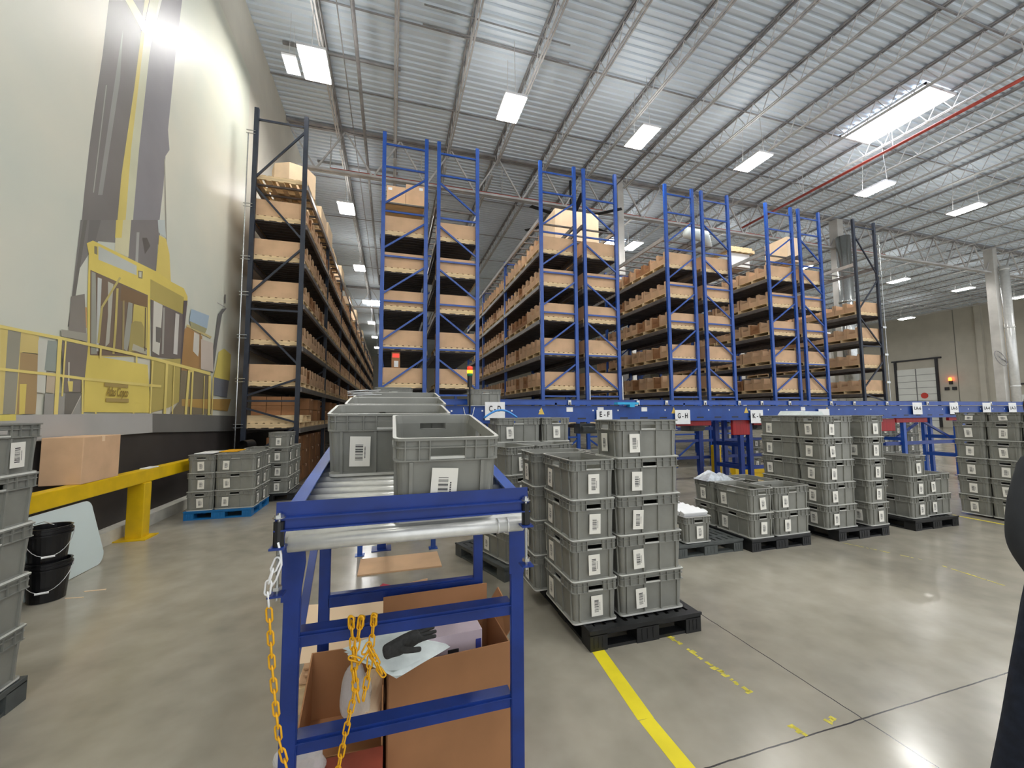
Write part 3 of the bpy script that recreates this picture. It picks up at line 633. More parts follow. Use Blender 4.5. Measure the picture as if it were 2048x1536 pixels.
# ------------------------------------------------------------------ pallet racks
LEVELS = [1.30, 2.22, 3.14, 4.11, 5.06, 5.98]; TOPZ = 8.56; Y0 = 9.94; BAY = 3.6
def wood_pallet(W=1.1, D=1.12):
    q = MB()
    for y in (0, D / 2 - .02, D - .04): q.box(0, W, y, y + .04, .015, .105)
    for i in range(8): x = i * (W - .1) / 7; q.box(x, x + .095, 0, D, .105, .12)
    for i in range(5): x = i * (W - .1) / 4; q.box(x, x + .1, 0, D, 0, .015)
    return q
WP = wood_pallet(); WPM = WP.mesh('wooden_pallet', M['wood'])
def bin_box(flip, h=.36, front=.2, wd=.36, dp=1.06, strip=.07):
    q = MB(); t = .007
    def X(a): return dp - a if flip else a
    def b(x0, x1, y0, y1, z0_, z1_): q.box(min(X(x0), X(x1)), max(X(x0), X(x1)), y0, y1, z0_, z1_)
    b(0, dp, 0, wd, 0, t); b(dp - t, dp, 0, wd, t, h); b(0, t, 0, wd, t, front); b(0, t, 0, strip, front, h); b(0, t, wd - strip, wd, front, h)
    for y in (0, wd - t): b(t, dp - t, y, y + t, t, h)
    b(-.001, 0, wd * .5, wd * .5 + .07, front * .45, front * .75)
    # white inventory sticker on the front
    return q
BINS = {}
for fl_ in (0, 1):
    for i, (h, fr, m_) in enumerate(((.37, .17, 'card'), (.37, .22, 'card'), (.34, .13, 'card2'), (.37, .16, 'card'))):
        b_ = bin_box(fl_, h, fr, strip=(.07, .05, .06, .09)[i]); BINS[(fl_, i)] = (b_, b_.mesh('bin_box', M[m_]), m_)
st = MB(); st.box(-.03, .03, -.002, 0, -.02, .02); 
class Row: pass
ROWS = []
def add_row(name, x0, x1, bays, npal, face, colour, levels, desc, deck_bays=None):
    r = Row(); r.name = name; r.x0 = x0; r.x1 = x1; r.bays = bays; r.npal = npal; r.face = face; r.m = M[colour]; r.levels = levels; r.desc = desc; ROWS.append(r); return r
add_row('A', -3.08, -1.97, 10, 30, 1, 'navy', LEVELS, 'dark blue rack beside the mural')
add_row('B', -.31, .80, 1, 1, 0, 'blue', LEVELS, 'left rack of the first blue pair')
add_row('C', 1.02, 2.11, 1, 1, 1, 'blue', LEVELS, 'right rack of the first blue pair')
add_row('D', 3.79, 4.89, 3, 8, 0, 'blue', LEVELS, 'left rack of the second blue pair')
add_row('E', 5.10, 6.20, 1, 1, 1, 'blue', LEVELS, 'right rack of the second blue pair')
add_row('F', 7.84, 8.92, 2, 4, 0, 'blue', LEVELS, 'left rack of the third blue pair')
add_row('G', 9.19, 10.29, 1, 1, 1, 'blue', LEVELS, 'right rack of the third blue pair')
add_row('H', 11.80, 12.99, 2, 4, 0, 'blue', LEVELS, 'left rack of the fourth blue pair')
add_row('I', 13.24, 14.27, 1, 1, 1, 'blue', LEVELS, 'right rack of the fourth blue pair')
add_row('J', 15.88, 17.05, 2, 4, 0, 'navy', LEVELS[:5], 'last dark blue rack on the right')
deck_cache = {}
def deck_mesh(W):
    k = round(W, 2)
    if k not in deck_cache:
        q = MB(); n = 22
        for i in range(n):
            y = .05 + i * (BAY - .1) / n; dy = (BAY - .1) / n
            q.box(.0, W, y, y + dy * .55, -.022, -.004); q.box(0, W, y + dy * .55, y + dy, -.034, -.016)
        deck_cache[k] = q.mesh('deck', M['deck'])
    return deck_cache[k]
q = MB(); q.box(-.025, .025, .04, BAY - .04, -.11, -.002); q.box(-.032, -.025, .04, BAY - .04, -.11, -.09); BEAM = q.mesh('beam', M['beam'])
q = MB(); q.box(-.025, .025, .04, BAY - .04, -.11, -.002); BEAMN = q.mesh('beam', M['beam']); BEAMG = q.mesh('beam', mat('beam_galvanised', (190, 188, 186), .3, .5, noise=.1))
post_cache = {}
def post_mesh(m, top=TOPZ):
    if (m.name, top) not in post_cache:
        q = MB(); a = .045
        q.box(-a, a, -.035, .035, 0, top); q.box(-a - .03, a + .03, -.07, .07, 0, .012)
        for i in range(int(top / .2) - 2): z = .3 + i * .2; q.box(-a - .001, -a + .003, -.008, .008, z, z + .03, 1)
        me = q.mesh('post', [m, M['dark']]); post_cache[(m.name, top)] = me
    return post_cache[(m.name, top)]
pallets = []; bins = []
for r in ROWS:
    W = r.x1 - r.x0; R = empty('pallet_rack', (r.x0, Y0, 0)); tag(R, 'tall %s' % r.desc, 'pallet rack', 'tall pallet racks')
    pm = post_mesh(r.m); nf = r.bays + 1
    mir = r.face == 1 and r.name not in 'A'
    hz = [8.26, 7.68, 6.55, 5.43, 4.32, 3.18, 2.05, .95]; dg = [(6.72, 7.5), (5.6, 6.36), (4.48, 5.24), (3.34, 4.12), (2.2, 2.96), (1.1, 1.85), (.2, .9)]
    bars = []
    if r.name in 'AJ':
        for z in (8.3, 3.92, 1.9, .5): bars.append((0, z, 1, z))
        bars += [(1, 8.22, 0, 6.9), (0, 6.75, 1, 5.58), (1, 5.4, 0, 4.25), (0, 3.8, 1, 2.7), (1, 2.4, 0, 2.0), (0, 1.75, 1, 1.42), (1, 1.35, 0, .6)] if r.name == 'A' else [(0, 8.0, 1, 6.6), (1, 6.4, 0, 5.2), (0, 5.0, 1, 3.9), (1, 3.4, 0, 2.4), (0, 2.2, 1, 1.95)]
    else:
        bars += [(0, z, 1, z) for z in hz] + [((0, a, 1, b_) if not mir else (0, b_, 1, a)) for a, b_ in dg]
    f2 = MB()
    for a, b_ in [(1.1, 1.9), (2.2, 2.96), (3.34, 4.12), (4.48, 5.24), (5.6, 6.36)]: f2.bar((.04, 0, a), (W - .04, 0, b_), .035, .04)
    for z in (.95, 2.05, 3.18, 4.32, 5.43, 6.55, 6.95): f2.bar((.04, 0, z), (W - .04, 0, z), .035, .045)
    for xx in (0, W - .09): f2.box(xx, xx + .09, -.035, .035, 0, 7.02)
    frm2 = f2.mesh('upright_frame', r.m)
    for k in range(nf):
        if k: obj('upright_frame', frm2, R, (0, k * BAY, 0)); continue
        f = obj('upright_frame', None, R)
        obj('post', pm, f, (.045, 0, 0)); obj('post', pm, f, (W - .045, 0, 0))
        for a, za, b_, zb in bars:
            q = MB(); q.bar((.04 + a * (W - .08), 0, 0), (.04 + b_ * (W - .08), 0, zb - za), .035, .042); q.build('brace', r.m, f, loc=(0, 0, za))
    for b_ in range(r.bays):
        for z in r.levels + [6.93]:
            d = None
            if z < 6.5: d = obj('deck', deck_mesh(W - .12), R, (.06, b_ * BAY, z))
            if r.face == 0 or r.name == 'A' or z > 6.5:
                xx = .0 if r.face == 0 else W
                bm_ = obj('beam', BEAMG if z > 6.5 else BEAM, R, (.0 if r.face == 0 else W, b_ * BAY, z))
                if r.face: bm_.rotation_euler = (0, 0, 0); bm_.scale.x = -1
            if z > 6.5 or b_ == 0: obj('beam', BEAMN, R, (W if r.face == 0 else 0, b_ * BAY, z))
            if z > 6.5:
                q = MB()
                for k in range(8): q.box(.03, W - .03, .25 + k * .44, .30 + k * .44, -.04, -.005)
                if b_ < 2: q.build('support_bar', M['beam'], R, loc=(0, b_ * BAY, z))
    if r.name == 'A':   # cable guards down the outer post
        q = MB()
        q.tube([(-.09, -.06, .3), (-.09, -.06, 7.9)], .012, 6)
        for z in (.45, 1.32, 2.3, 3.25, 4.2, 5.0, 6.2, 7.9): q.box(-.13, .05, -.075, -.045, z, z + .012); q.box(-.13, .05, -.075, -.045, z + .07, z + .082)
        q.build('cable_guard', M['galv'], R)
    if r.name == 'E':
        for xx in (.085, W + .008): q = MB(); q.box(xx, xx + .022, -.06, -.04, 1.95, 2.62); q.build('tube_strip', M['white'], R)  # added white strips standing in for a tube beyond the posts
    if r.name == 'J':
        q = MB(); q.tube([(W + .08, -.06, .3), (W + .08, -.06, 8.2)], .012, 6)
        for z in (2.6, 3.6, 4.6, 6.5, 7.6, 8.1): q.box(W - .06, W + .12, -.08, -.045, z, z + .07)
        q.build('cable_guard', M['galv'], R)
    ordn = ['first', 'second', 'third', 'fourth', 'fifth', 'sixth', 'seventh', 'eighth', 'ninth', 'tenth']
    for li, z in enumerate(r.levels):
        for k in range(r.npal):
            y = Y0 + .04 + (k // 3) * BAY + (k % 3) * 1.17 + (.02 if k % 3 == 0 else 0)
            if r.name == 'A' and li == 0 and k == 0: z_extra = 0
            pallets.append((r, li, k, r.x0, y, z))
            nb = 1 if r.npal == 1 else 3
            if r.name == 'A' and li == 0: continue
            for j in range(nb):
                if nb == 3 and k > 0 and random.random() < .06: continue
                bins.append((r, li, k, j, r.x0 + .02, y + .01 + j * .367, z + .12))
LVN = ['lowest', 'second', 'third', 'fourth', 'fifth', 'top']
def seen(x, y, z): return math.hypot(math.hypot(x, y), z - 1.6)
pallets.sort(key=lambda p: seen(p[3], p[4], p[5])); bins.sort(key=lambda p: seen(p[4], p[5], p[6]))
def nth(k): return ['end', 'second', 'third', 'fourth', 'fifth', 'sixth', 'seventh', 'eighth', 'ninth', 'tenth'][k] if k < 10 else 'no %d' % (k + 1)
rest = MB()
for i, (r, li, k, x, y, z) in enumerate(pallets):
    if i < 290:
        o = obj('wooden_pallet', WPM, loc=(x, y, z + .001)); o.scale.x = (r.x1 - r.x0) / 1.1
        if k == 0: s = 'end wooden pallet on the %s shelf, %s' % (LVN[li], r.desc)
        else: s = '%s wooden pallet from the end, %s shelf, %s' % (nth(k), LVN[li], r.desc)
        tag(o, s, 'pallet', 'wooden pallets on the racks')
    else: rest.add(WP, Matrix.Translation((x, y, z + .001)) @ Matrix.Diagonal(((r.x1 - r.x0) / 1.1, 1, 1, 1)))
if rest.v: tag(rest.build('wooden_pallets', M['wood']), 'far wooden pallets down the dark blue rack beside the mural', 'pallets', kind='stuff')
rest = MB(); rnd = random.Random(3)
for i, (r, li, k, j, x, y, z) in enumerate(bins):
    var = 0 if (k == 0 and j == 0) else rnd.choice((0, 0, 1, 2, 3, 1))
    b_, me, m_ = BINS[(r.face, var)]
    if i < 290:
        o = obj('bin_box', me, loc=(x, y, z + .002)); o.scale.x = (r.x1 - r.x0 - .04) / 1.06
        if k == 0: s = '%s cardboard bin on the end pallet, %s shelf, %s' % (['near', 'middle', 'far'][j], LVN[li], r.desc)
        else: s = '%s bin on %s pallet, %s shelf, %s' % (['near', 'middle', 'far'][j], nth(k), LVN[li], r.desc)
        tag(o, s, 'cardboard bin', 'cardboard shelf bins on the racks')
    else: rest.add(b_, Matrix.Translation((x, y, z + .002)) @ Matrix.Diagonal(((r.x1 - r.x0 - .04) / 1.06, 1, 1, 1)))
tag(rest.build('bin_boxes', M['card']), 'far cardboard bins down the racks', 'cardboard bins', kind='stuff')
# cartons
def carton(x, y, z, sx, sy, sz, label, m='card', rz=0., tape=True, group=None, sticker=None):
    q = MB(); q.box(-sx / 2, sx / 2, -sy / 2, sy / 2, 0, sz); o = q.build('carton', M[m], loc=(x, y, z), rz=rz); bevel(o, .006)
    tag(o, label, 'carton', group)
    if tape:
        q = MB(); t_ = .0015
        q.box(-sx / 2 - t_, sx / 2 + t_, -.025, .025, sz - .06, sz + t_); q.build('packing_tape', M['card3'], o)
    if sticker:
        q = MB(); a, b_ = sticker; q.box(a, a + .1, -sy / 2 - .002, -sy / 2, b_, b_ + .07); q.build('sticker', M['white'], o)
    return o
# bottom shelf of A: extra pallets and stacked brown cartons
q = MB()
for y in (0, .5, 1.04): q.box(0, 1.1, y, y + .04, .115, .25)
q.box(0, 1.1, 0, 1.08, .25, .268); q.box(0, 1.1, 0, 1.08, .1, .115)
for xx in (0, .53, 1.06): q.box(xx, xx + .05, -.002, .1, .115, .25)
tag(q.build('wooden_pallet', M['wood'], loc=(-3.03, 10.02, 1.32)), 'second pale pallet stacked on the end of the lowest shelf by the mural', 'pallet')
cn = 0
for (x, y, z, nm) in [(-2.85, 10.3, 1.59, 'left'), (-2.55, 10.3, 1.59, 'centre'), (-2.25, 10.3, 1.59, 'right')]:
    for l in range(2): carton(x + .02, y, z + l * .21, .29, .3, .205, 'small brown carton, %s one of the %s trio on the lowest shelf by the mural' % (nm, ('lower', 'upper')[l]), 'card2', group='small brown cartons by the mural')
for k in range(1, 9):
    y = Y0 + .5 + (k // 3) * BAY + (k % 3) * 1.17
    for l in range(2 if k % 3 else 1): carton(-2.3, y, 1.42 + l * .3, .55, .5 + .1 * (k % 2), .29, 'brown carton on the lowest shelf by the mural, %s pallet, %s' % (nth(k), ('lower', 'upper')[l]), 'card2', group='brown cartons on the lowest shelf')
for k in range(5):
    for l in range(3): carton(-2.35, Y0 + .55 + k * .85, .02 + l * .36, .6, .7, .35, 'brown carton on the floor under the mural rack, %s from the front, %s' % (nth(k).replace('end', 'first'), ('bottom', 'middle', 'top')[l]), 'card_shade', group='brown cartons on the floor under the rack')
# top level goods
q = MB(); n = 8; q.lathe([(.5, 0), (.5, .62)], 8, cap1=True)
o = q.build('octagonal_carton', M['card3'], loc=(-2.45, 10.9, 7.06)); tag(o, 'big pale octagonal carton on top of the mural rack', 'carton')
for k, y in ((0, 10.02), (1, 11.2), (2, 12.4), (3, 13.7), (4, 14.9), (6, 17.3), (8, 20.9), (10, 24.6), (13, 30)):
    o = obj('wooden_pallet', WPM, loc=(-3.07, y, 6.935)); tag(o, 'slatted pallet on the very top beams of the mural rack, %s from the end' % nth(k), 'pallet', 'wooden pallets on the racks')
    if k not in (0, 1): carton(-2.5, y + .5, 7.06, .9, .95, .35 + .13 * (k % 4), 'pale carton on the very top of the mural rack, %s pallet from the end' % nth(k), 'card3', group='cartons on top of the mural rack')
tb = 'tall brown carton with a white sticker on top of the first blue pair, '
for x, nm, hh, m_ in ((.0, 'left one', .50, 'card'), (.48, 'right one', .60, 'card')):
    carton(x + .03, 10.75, 7.0, .47, .6, hh, tb + nm, m_, sticker=(-.2 if nm[0] == 'l' else .1, hh - .12), group='tall cartons on the first blue pair')
q = MB(); q.box(0, 1.0, 0, 1.0, 0, .06); tag(q.build('slip_sheet', M['wood'], loc=(-.27, 10.3, 6.94)), 'flat wooden board under the tall cartons on the first blue pair', 'board')
q = MB(); q.box(0, 1.5, 0, 1.0, 0, .95); o = q.build('carton', M['card3'], loc=(4.75, 11.1, 6.98)); tag(o, 'largest pale carton on top of the second blue pair', 'carton')
# shrink-wrapped coil on F/G, pallets on H, D
q = MB(); q.tube([(9.2, 10.6, 7.5), (9.9, 10.6, 7.45), (10.2, 10.7, 7.15)], [.18, .2, .1], 10); tag(q.build('wrapped_load', M['mailer'], smooth=True), 'load wrapped in clear film on top of the third blue pair', 'wrapped load')
for i in range(2):
    o = obj('wooden_pallet', WPM, loc=(11.85, 11.4 + i * .1, 7.5 + i * .13)); tag(o, 'pallet on the wrapped goods atop the fourth blue pair, %s' % ('lower', 'upper')[i], 'pallet', 'wooden pallets on the racks')
q = MB(); q.box(11.9, 12.8, 11.5, 12.4, 6.98, 7.49); tag(q.build('wrapped_load', M['white']), 'white wrapped load between pallets atop the fourth blue pair', 'wrapped load')
carton(13.8, 11.0, 6.98, .6, .9, .9, 'tall pale carton standing atop the right rack of the fourth blue pair', 'card3')
q = MB(); q.box(0, .2, 0, .3, 0, .42); q.box(.02, .18, -.003, 0, .28, .38, 1); q.box(.06, .16, -.003, 0, .05, .2, 2); tag(q.build('small_carton', [M['card2'], M['redl'], M['white']], loc=(-.02, 10.1, 2.69)), 'small carton with red and white print on the second shelf, first blue pair', 'carton')
# ------------------------------------------------------------------ spur roller conveyor (foreground)
def RZ(y): return 1.035 + .14 * min(y, 4.7)
CL, CR = -.33, .49
S = empty('roller_conveyor', (0, 0, 0)); tag(S, 'blue gravity roller conveyor sloping down to the camera with totes on it', 'conveyor')
for x, s in ((CL, 1), (CR, -1)):
    q = MB()
    pts = [1.49, 4.7, 6.3]
    for a, b_ in zip(pts, pts[1:]):
        q.bar((x, a, RZ(a) - .025), (x, b_, RZ(b_) - .025), .006, .12); q.bar((x + s * .02, a, RZ(a) + .035), (x + s * .02, b_, RZ(b_) + .035), .045, .006); q.bar((x + s * .02, a, RZ(a) - .085), (x + s * .02, b_, RZ(b_) - .085), .045, .006)
    for i in range(28):
        y = 1.52 + i * .15; q.box(x + s * .004 - .004, x + s * .004 + .004, y, y + .018, RZ(y) - .008, RZ(y) + .012, 1)
    q.build('side_rail', [M['blue'], M['dark']], S)
q = MB(); q.tube([(CL + .02, 0, 0), (CR - .02, 0, 0)], .021, 14); rm = q.mesh('roller', M['roller'], True)
y = 1.44; k = 0
while y < 6.25: o = obj('roller', rm, S, (0, y, RZ(y) - .021)); y += .082; k += 1
# stop assembly
q = MB(); xa, xb = -.325, .467
q.box(xa, xb, 1.372, 1.376, 1.292, 1.338); q.box(xa, xb, 1.350, 1.376, 1.292, 1.296); q.box(xa, xb, 1.362, 1.366, 1.262, 1.294); q.box(xa, xb, 1.345, 1.366, 1.258, 1.262)
q.build('end_stop', M['dblue'], S)
for x in (xa + .012, xb - .012):
    q = MB(); q.tube([(x, 1.358, 1.215), (x, 1.358, 1.285)], .015, 12); q.build('spacer', M['blackp'], S)
    q = MB(); q.tube([(x, 1.358, 1.06), (x, 1.358, 1.31)], .005, 8); q.lathe([(.013, 0), (.013, .008)], 6, (x, 1.358, 1.297), cap1=True); q.lathe([(.018, 0), (.018, .002)], 14, (x, 1.358, 1.2955), cap1=True); q.lathe([(.014, 0), (.014, .01)], 6, (x, 1.358, 1.09), cap1=True); q.build('stud', M['galv'], S)
    q = MB(); q.box(x - .02, x + .02, 1.335, 1.38, 1.208, 1.214); q.box(x - .02, x + .02, 1.335, 1.38, 1.075, 1.08); q.build('bracket_plate', M['dblue'], S)
for yy, zz, r_ in ((1.40, 1.205, .024), (1.46, 1.222, .022)):
    q = MB(); q.tube([(CL + .035, yy, zz), (CR - .035, yy, zz)], r_, 18)
    if yy < 1.42:
        for gx in (.36, .395): q.lathe([], 3) if False else q.tube([(gx, yy, zz), (gx + .006, yy, zz)], r_ + .0025, 18)
    q.build('front_roller', M['roller'], S, True)
# supports
def leg(x, y, zt, m='dblue', w_=.045):
    q = MB(); s = 1 if x < 0 else -1
    q.box(x - w_ / 2, x + w_ / 2, y - .003, y + .003, 0, zt); q.box(x - s * w_ / 2 - .003, x - s * w_ / 2 + .003, y, y + .04, 0, zt); q.box(x + s * w_ / 2 - .003, x + s * w_ / 2 + .003, y, y + .012, 0, zt); q.box(x - .05, x + .05, y - .03, y + .07, 0, .008)
    return q.build('leg', M[m], S)
leg(-.298, 1.49, 1.16); leg(.462, 1.49, 1.16); leg(-.30, 2.2, 1.28); leg(.462, 2.2, 1.28); leg(-.32, 4.97, 1.62, 'blue', .05); leg(.5, 4.97, 1.62, 'blue', .05)
for x, s in ((-.30, 1), (.462, -1)):
    q = MB(); q.prism([(x - .03, 1.485, 1.0), (x + .025, 1.485, 1.0), (x + .04, 1.485, 1.12), (x + .03, 1.485, 1.24), (x - .03, 1.485, 1.24)], (0, .006, 0)); q.build('gusset', M['dblue'], S)
def cross(y, z0_, z1_, yd=.03):
    q = MB(); q.box(-.28, .44, y - .003, y, z0_, z1_); q.box(-.28, .44, y, y + yd, z1_ - .004, z1_); q.box(-.28, .44, y - .012, y, z1_ - .012, z1_ - .008); q.build('cross_bar', M['dblue'], S)
cross(1.5, .848, .895, .05); cross(1.5, .52, .567, .05); cross(2.2, .66, .72); cross(4.97, .55, .62)
q = MB(); q.bar((-.32, 1.55, .60), (-.31, 2.1, 1.16), .03, .006); q.build('brace', M['dblue'], S)
q = MB(); q.box(-.14, -.04, 5.1, 5.2, 0, .3); q.box(-.2, .02, 5.05, 5.25, 0, .01)
for i in range(3): q.hexa([(-.13, 5.098, .1 + i * .06), (-.05, 5.098, .15 + i * .06), (-.05, 5.099, .15 + i * .06), (-.13, 5.099, .1 + i * .06), (-.13, 5.098, .12 + i * .06), (-.05, 5.098, .17 + i * .06), (-.05, 5.099, .17 + i * .06), (-.13, 5.099, .12 + i * .06)], 1)
tag(q.build('floor_post', [M['dblue'], M['white']]), 'short blue floor post with white stripes under the conveyor', 'post')
# totes on the conveyor
tl = math.atan(.14)
def ctote(x, y, rz, label, labs=('S',), labx=None):
    t = tote(x, y, RZ(y) + .004, rz, label, 'totes riding on the roller conveyor', labs, labx=labx)
    t.rotation_euler = (tl if y < 4.7 else 0, 0, 0)
    if rz:
        t.rotation_mode = 'QUATERNION'; t.rotation_quaternion = (Matrix.Rotation(tl, 3, 'X') @ Matrix.Rotation(rz, 3, 'Z')).to_quaternion()
    return t
ctote(.185, 1.675, Q, 'empty grey tote nearest the camera against the conveyor end stop', ('S', 'N'))
ctote(-.0, 2.16, 0, 'second grey tote on the sloping conveyor, left behind the nearest', labx=-.135)
ctote(.03, 2.55, 0, 'third grey tote on the sloping conveyor', labx=-.1)
ctote(.04, 2.93, 0, 'fourth grey tote on the sloping conveyor, holding white strips')
for i, (x, y) in enumerate(((.02, 6.65), (.06, 7.05))): tote(x, y, 1.725, 0, 'grey tote on the long conveyor at the far end of the spur, %s' % ('front', 'back')[i], 'totes riding on the long conveyor', ())
tote(1.55, 6.9, 1.725, 0, 'grey tote on the long conveyor just behind the beacon light', 'totes riding on the long conveyor', ())
q = MB(); rnd = random.Random(5)
for i in range(14):
    a = rnd.uniform(-.3, .9); x0 = rnd.uniform(-.02, .03); L_ = rnd.uniform(.1, .2); z_ = rnd.uniform(0, .035)
    q.hexa([(x0, i * .006, z_), (x0 + L_, i * .006 + a * .06, z_ + .01), (x0 + L_, i * .006 + a * .06 + .03, z_ + .01), (x0, i * .006 + .03, z_), (x0, i * .006, z_ + .003), (x0 + L_, i * .006 + a * .06, z_ + .013), (x0 + L_, i * .006 + a * .06 + .03, z_ + .013), (x0, i * .006 + .03, z_ + .003)])
tag(q.build('paper_strips', M['white'], loc=(-.27, 2.83, RZ(2.85) + .285)), 'white paper strips heaped on the corner of the fourth conveyor tote', 'paper')
# ------------------------------------------------------------------ long transverse conveyor
Lc = empty('transfer_conveyor', (0, 6.4, 0)); tag(Lc, 'long blue powered conveyor running across in front of the racks', 'conveyor')
x0, x1 = -.45, 30.0
q = MB()
for y in (0, .8): q.box(x0, x1, y - .004, y + .004, 1.44, 1.72); q.box(x0, x1, y - .03, y + .03, 1.715, 1.722); q.box(x0, x1, y - .03, y + .03, 1.44, 1.447)
i = 0
x = x0 + .2
while x < x1:
    q.box(x, x + .16, -.006, -.004, 1.49, 1.515, 1); x += .42
for k in range(60): q.lathe([], 3) if False else q.box(x0 + .35 + k * .5, x0 + .375 + k * .5, -.008, -.004, 1.63, 1.655, 2)
q.build('side_channel', [mat('conveyor_blue', (28, 68, 142), .38, noise=.12, nscale=5), M['dark'], M['white']], Lc)
q = MB(); 
for k in range(int((x1 - x0) / .15)): q.tube([(x0 + .1 + k * .15, .01, 1.70), (x0 + .1 + k * .15, .79, 1.70)], .024, 8)
o = q.build('roller', M['roller'], Lc, True); o['kind'] = 'stuff'
q = MB(); q.box(x0, x1, .86, .87, 1.76, 1.86); q.box(x0, x1, .84, .89, 1.855, 1.862)
k = 0
while x0 + .5 + k * 1.5 < x1: q.box(x0 + .5 + k * 1.5, x0 + .54 + k * 1.5, .86, .88, 1.6, 1.8); k += 1
q.build('guide_rail', M['blue'], Lc)
q = MB(); k = 0
for x in (1.65, 3.35, 4.9, 5.6, 6.6, 7.55, 8.2, 9.05, 10.4, 11.2, 12.4, 14, 15.2, 16.8, 18.5):
    bx = obj('sensor', (lambda b: (b.box(-.03, .03, -.02, .0, 0, .09), b.box(-.012, .012, -.023, -.02, .0, .05, 1), b.mesh('sensor', [M['paper'], M['dark']]))[2])(MB()) if k == 0 else bx.data, Lc, (x, .84, 1.76)); k += 1
def hsup(x, y0_, y1_, zt, mi='dblue', tall=False):
    q = MB()
    for y in (y0_, y1_): q.box(x - .045, x + .045, y - .035, y + .035, 0, zt); q.box(x - .08, x + .08, y - .06, y + .06, 0, .012)
    for z in (.45, .9): q.box(x - .02, x + .02, y0_, y1_, z, z + .08)
    return q.build('support_frame', M[mi], Lc)
for x in (.4, 2.7, 4.9, 6.75, 6.98, 9.3, 11.6, 13.55, 13.8, 16.4, 19.5, 23): hsup(x, .08, .72, 1.45, 'dblue' if x in (6.75, 6.98) else 'blue')
def tie(*a, bar=None):
    q = MB()
    if bar: q.bar(*bar)
    else: q.box(*a)
    q.build('tie_beam', M['dblue'], Lc)
tie(6.75, 9.4, .1, .16, .44, .51); tie(5.0, 9.4, 1.95, 2.0, .44, .51); tie(5.0, 9.4, 1.95, 2.0, .86, .92); tie(5.0, 9.4, 1.9, 1.96, 1.15, 1.23)
for x in (7.43, 7.9, 9.0, 9.9): tie(x - .05, x + .05, 1.93, 2.03, 0, 1.6)
for x in (8.0, 9.2): tie(x - .05, x + .05, 2.6, 2.7, 0, 1.3)
tie(7.2, 10.2, 1.9, 1.95, 1.35, 1.6); tie(bar=((4.2, 1.2, 1.45), (5.4, 1.3, .85), .05, .1)); tie(bar=((5.3, 1.9, 1.3), (6.6, 1.9, .8), .05, .1))
tie(11.0, 13.8, .1, .16, .8, .88); tie(bar=((12.4, .2, 1.4), (13.5, .2, .95), .04, .05)); tie(bar=((12.0, .5, .9), (12.9, .5, 1.3), .04, .05))

for (a, b_, z0_, z1_) in ((1.80, 2.3, 1.33, 1.44), (3.7, 4.4, 1.3, 1.44), (4.75, 6.0, 1.34, 1.44), (6.52, 6.95, 1.14, 1.46), (7.05, 8.2, 1.33, 1.44), (8.95, 9.3, 1.35, 1.44), (10.6, 11.25, 1.14, 1.42), (11.3, 12.4, 1.33, 1.44), (13.2, 16.5, 1.36, 1.44)):
    q = MB(); q.box(a, b_, .03, .09, z0_, z1_); o = q.build('guard_flap', M['maroon'], Lc); bevel(o, .01)
q = MB()
for x in (3.3, 5.7, 7.3, 9.2): q = MB(); q.box(x, x + .35, .3, .55, 1.22, 1.4); q.tube([(x + .02, .25, 1.3), (x + .3, .25, 1.3)], .06, 12); q.build('motor', M['greyp'], Lc, False)
# cable and stickers
q = MB(); q.tube([(1.1 + .02 * i, -.012 - .01 * math.sin(i), 1.70 - .25 * math.sin(i * .35)) for i in range(10)], .006, 6); q.build('cable', M['white'], Lc, True)
q = MB()
for x in (2.38, 5.05, 6.78, 9.0):
    q = MB(); q.prism([(x, -.0095, 1.58), (x + .11, -.0095, 1.58), (x + .055, -.0095, 1.70)], (0, .003, 0), 0); q.build('warning_sticker', mat('warning_yellow', (222, 190, 90), .5, noise=.03), Lc)
for x in (2.9, 4.4, 3.5, 8.3): q = MB(); q.box(x, x + .12, -.0095, -.006, 1.62, 1.70); q.build('sticker', M['white'], Lc)
q = MB(); q.box(3.85, 4.28, 6.3, 6.42, 1.745, 1.785); q.box(4.1, 4.2, 6.3, 6.42, 1.7, 1.745); tag(q.build('cyan_bracket', M['cyan']), 'bright cyan plastic strip clipped to the long conveyor near E-F', 'strip')
# signs
def sign(txt, x0_, x1_, z0_, z1_, y=6.36, tw=.62, th=.11):
    q = MB(); q.box(x0_, x1_, y - .003, y, z0_, z1_); o = q.build('hanging_sign', M['white']); bevel(o, .001)
    tag(o, 'white sign reading %s hung on the long conveyor' % txt, 'sign', 'white letter signs on the conveyor')
    bpy.context.view_layer.update(); c = (x0_ + x1_) / 2; w_ = (x1_ - x0_) * tw / 2; zc = (z0_ + z1_) / 2 - .0
    letters(txt, (c - w_, y - .004, zc), (c + w_, y - .004, zc), th * 1.35, M['ink'], o)
def psign(txt, r_, v, wpx, y=6.357):
    a, b_ = aty(r_[0], r_[1], y), aty(r_[2], r_[3], y); q = MB(); q.box(a.x, b_.x, y, y + .003, b_.z, a.z); o = q.build('hanging_sign', M['white']); bevel(o, .001)
    tag(o, ('white sign reading %s hung on the long conveyor' % txt) if txt else 'white sign peeping above the five-high tote stack', 'sign', 'white letter signs on the conveyor')
    if txt:
        bpy.context.view_layer.update(); u = (r_[0] + r_[2]) / 2; p0, p1 = aty(u - wpx / 2, v, y - .0006), aty(u + wpx / 2, v, y - .0006); p1.z = p0.z = (p0.z + p1.z) / 2; p0.y = p1.y = y - .002
        letters(txt, p0, p1, .13, M['ink'], o)
psign('C - D', (970, 804, 1010, 840), 818, 24); psign('E - F', (1193, 820, 1225, 850), 829, 20); psign('G - H', (1350, 820, 1381, 848), 832, 20); psign('K - L', (1501, 820, 1527, 846), 832, 18); psign('', (1637, 818, 1660, 842), 0, 0)
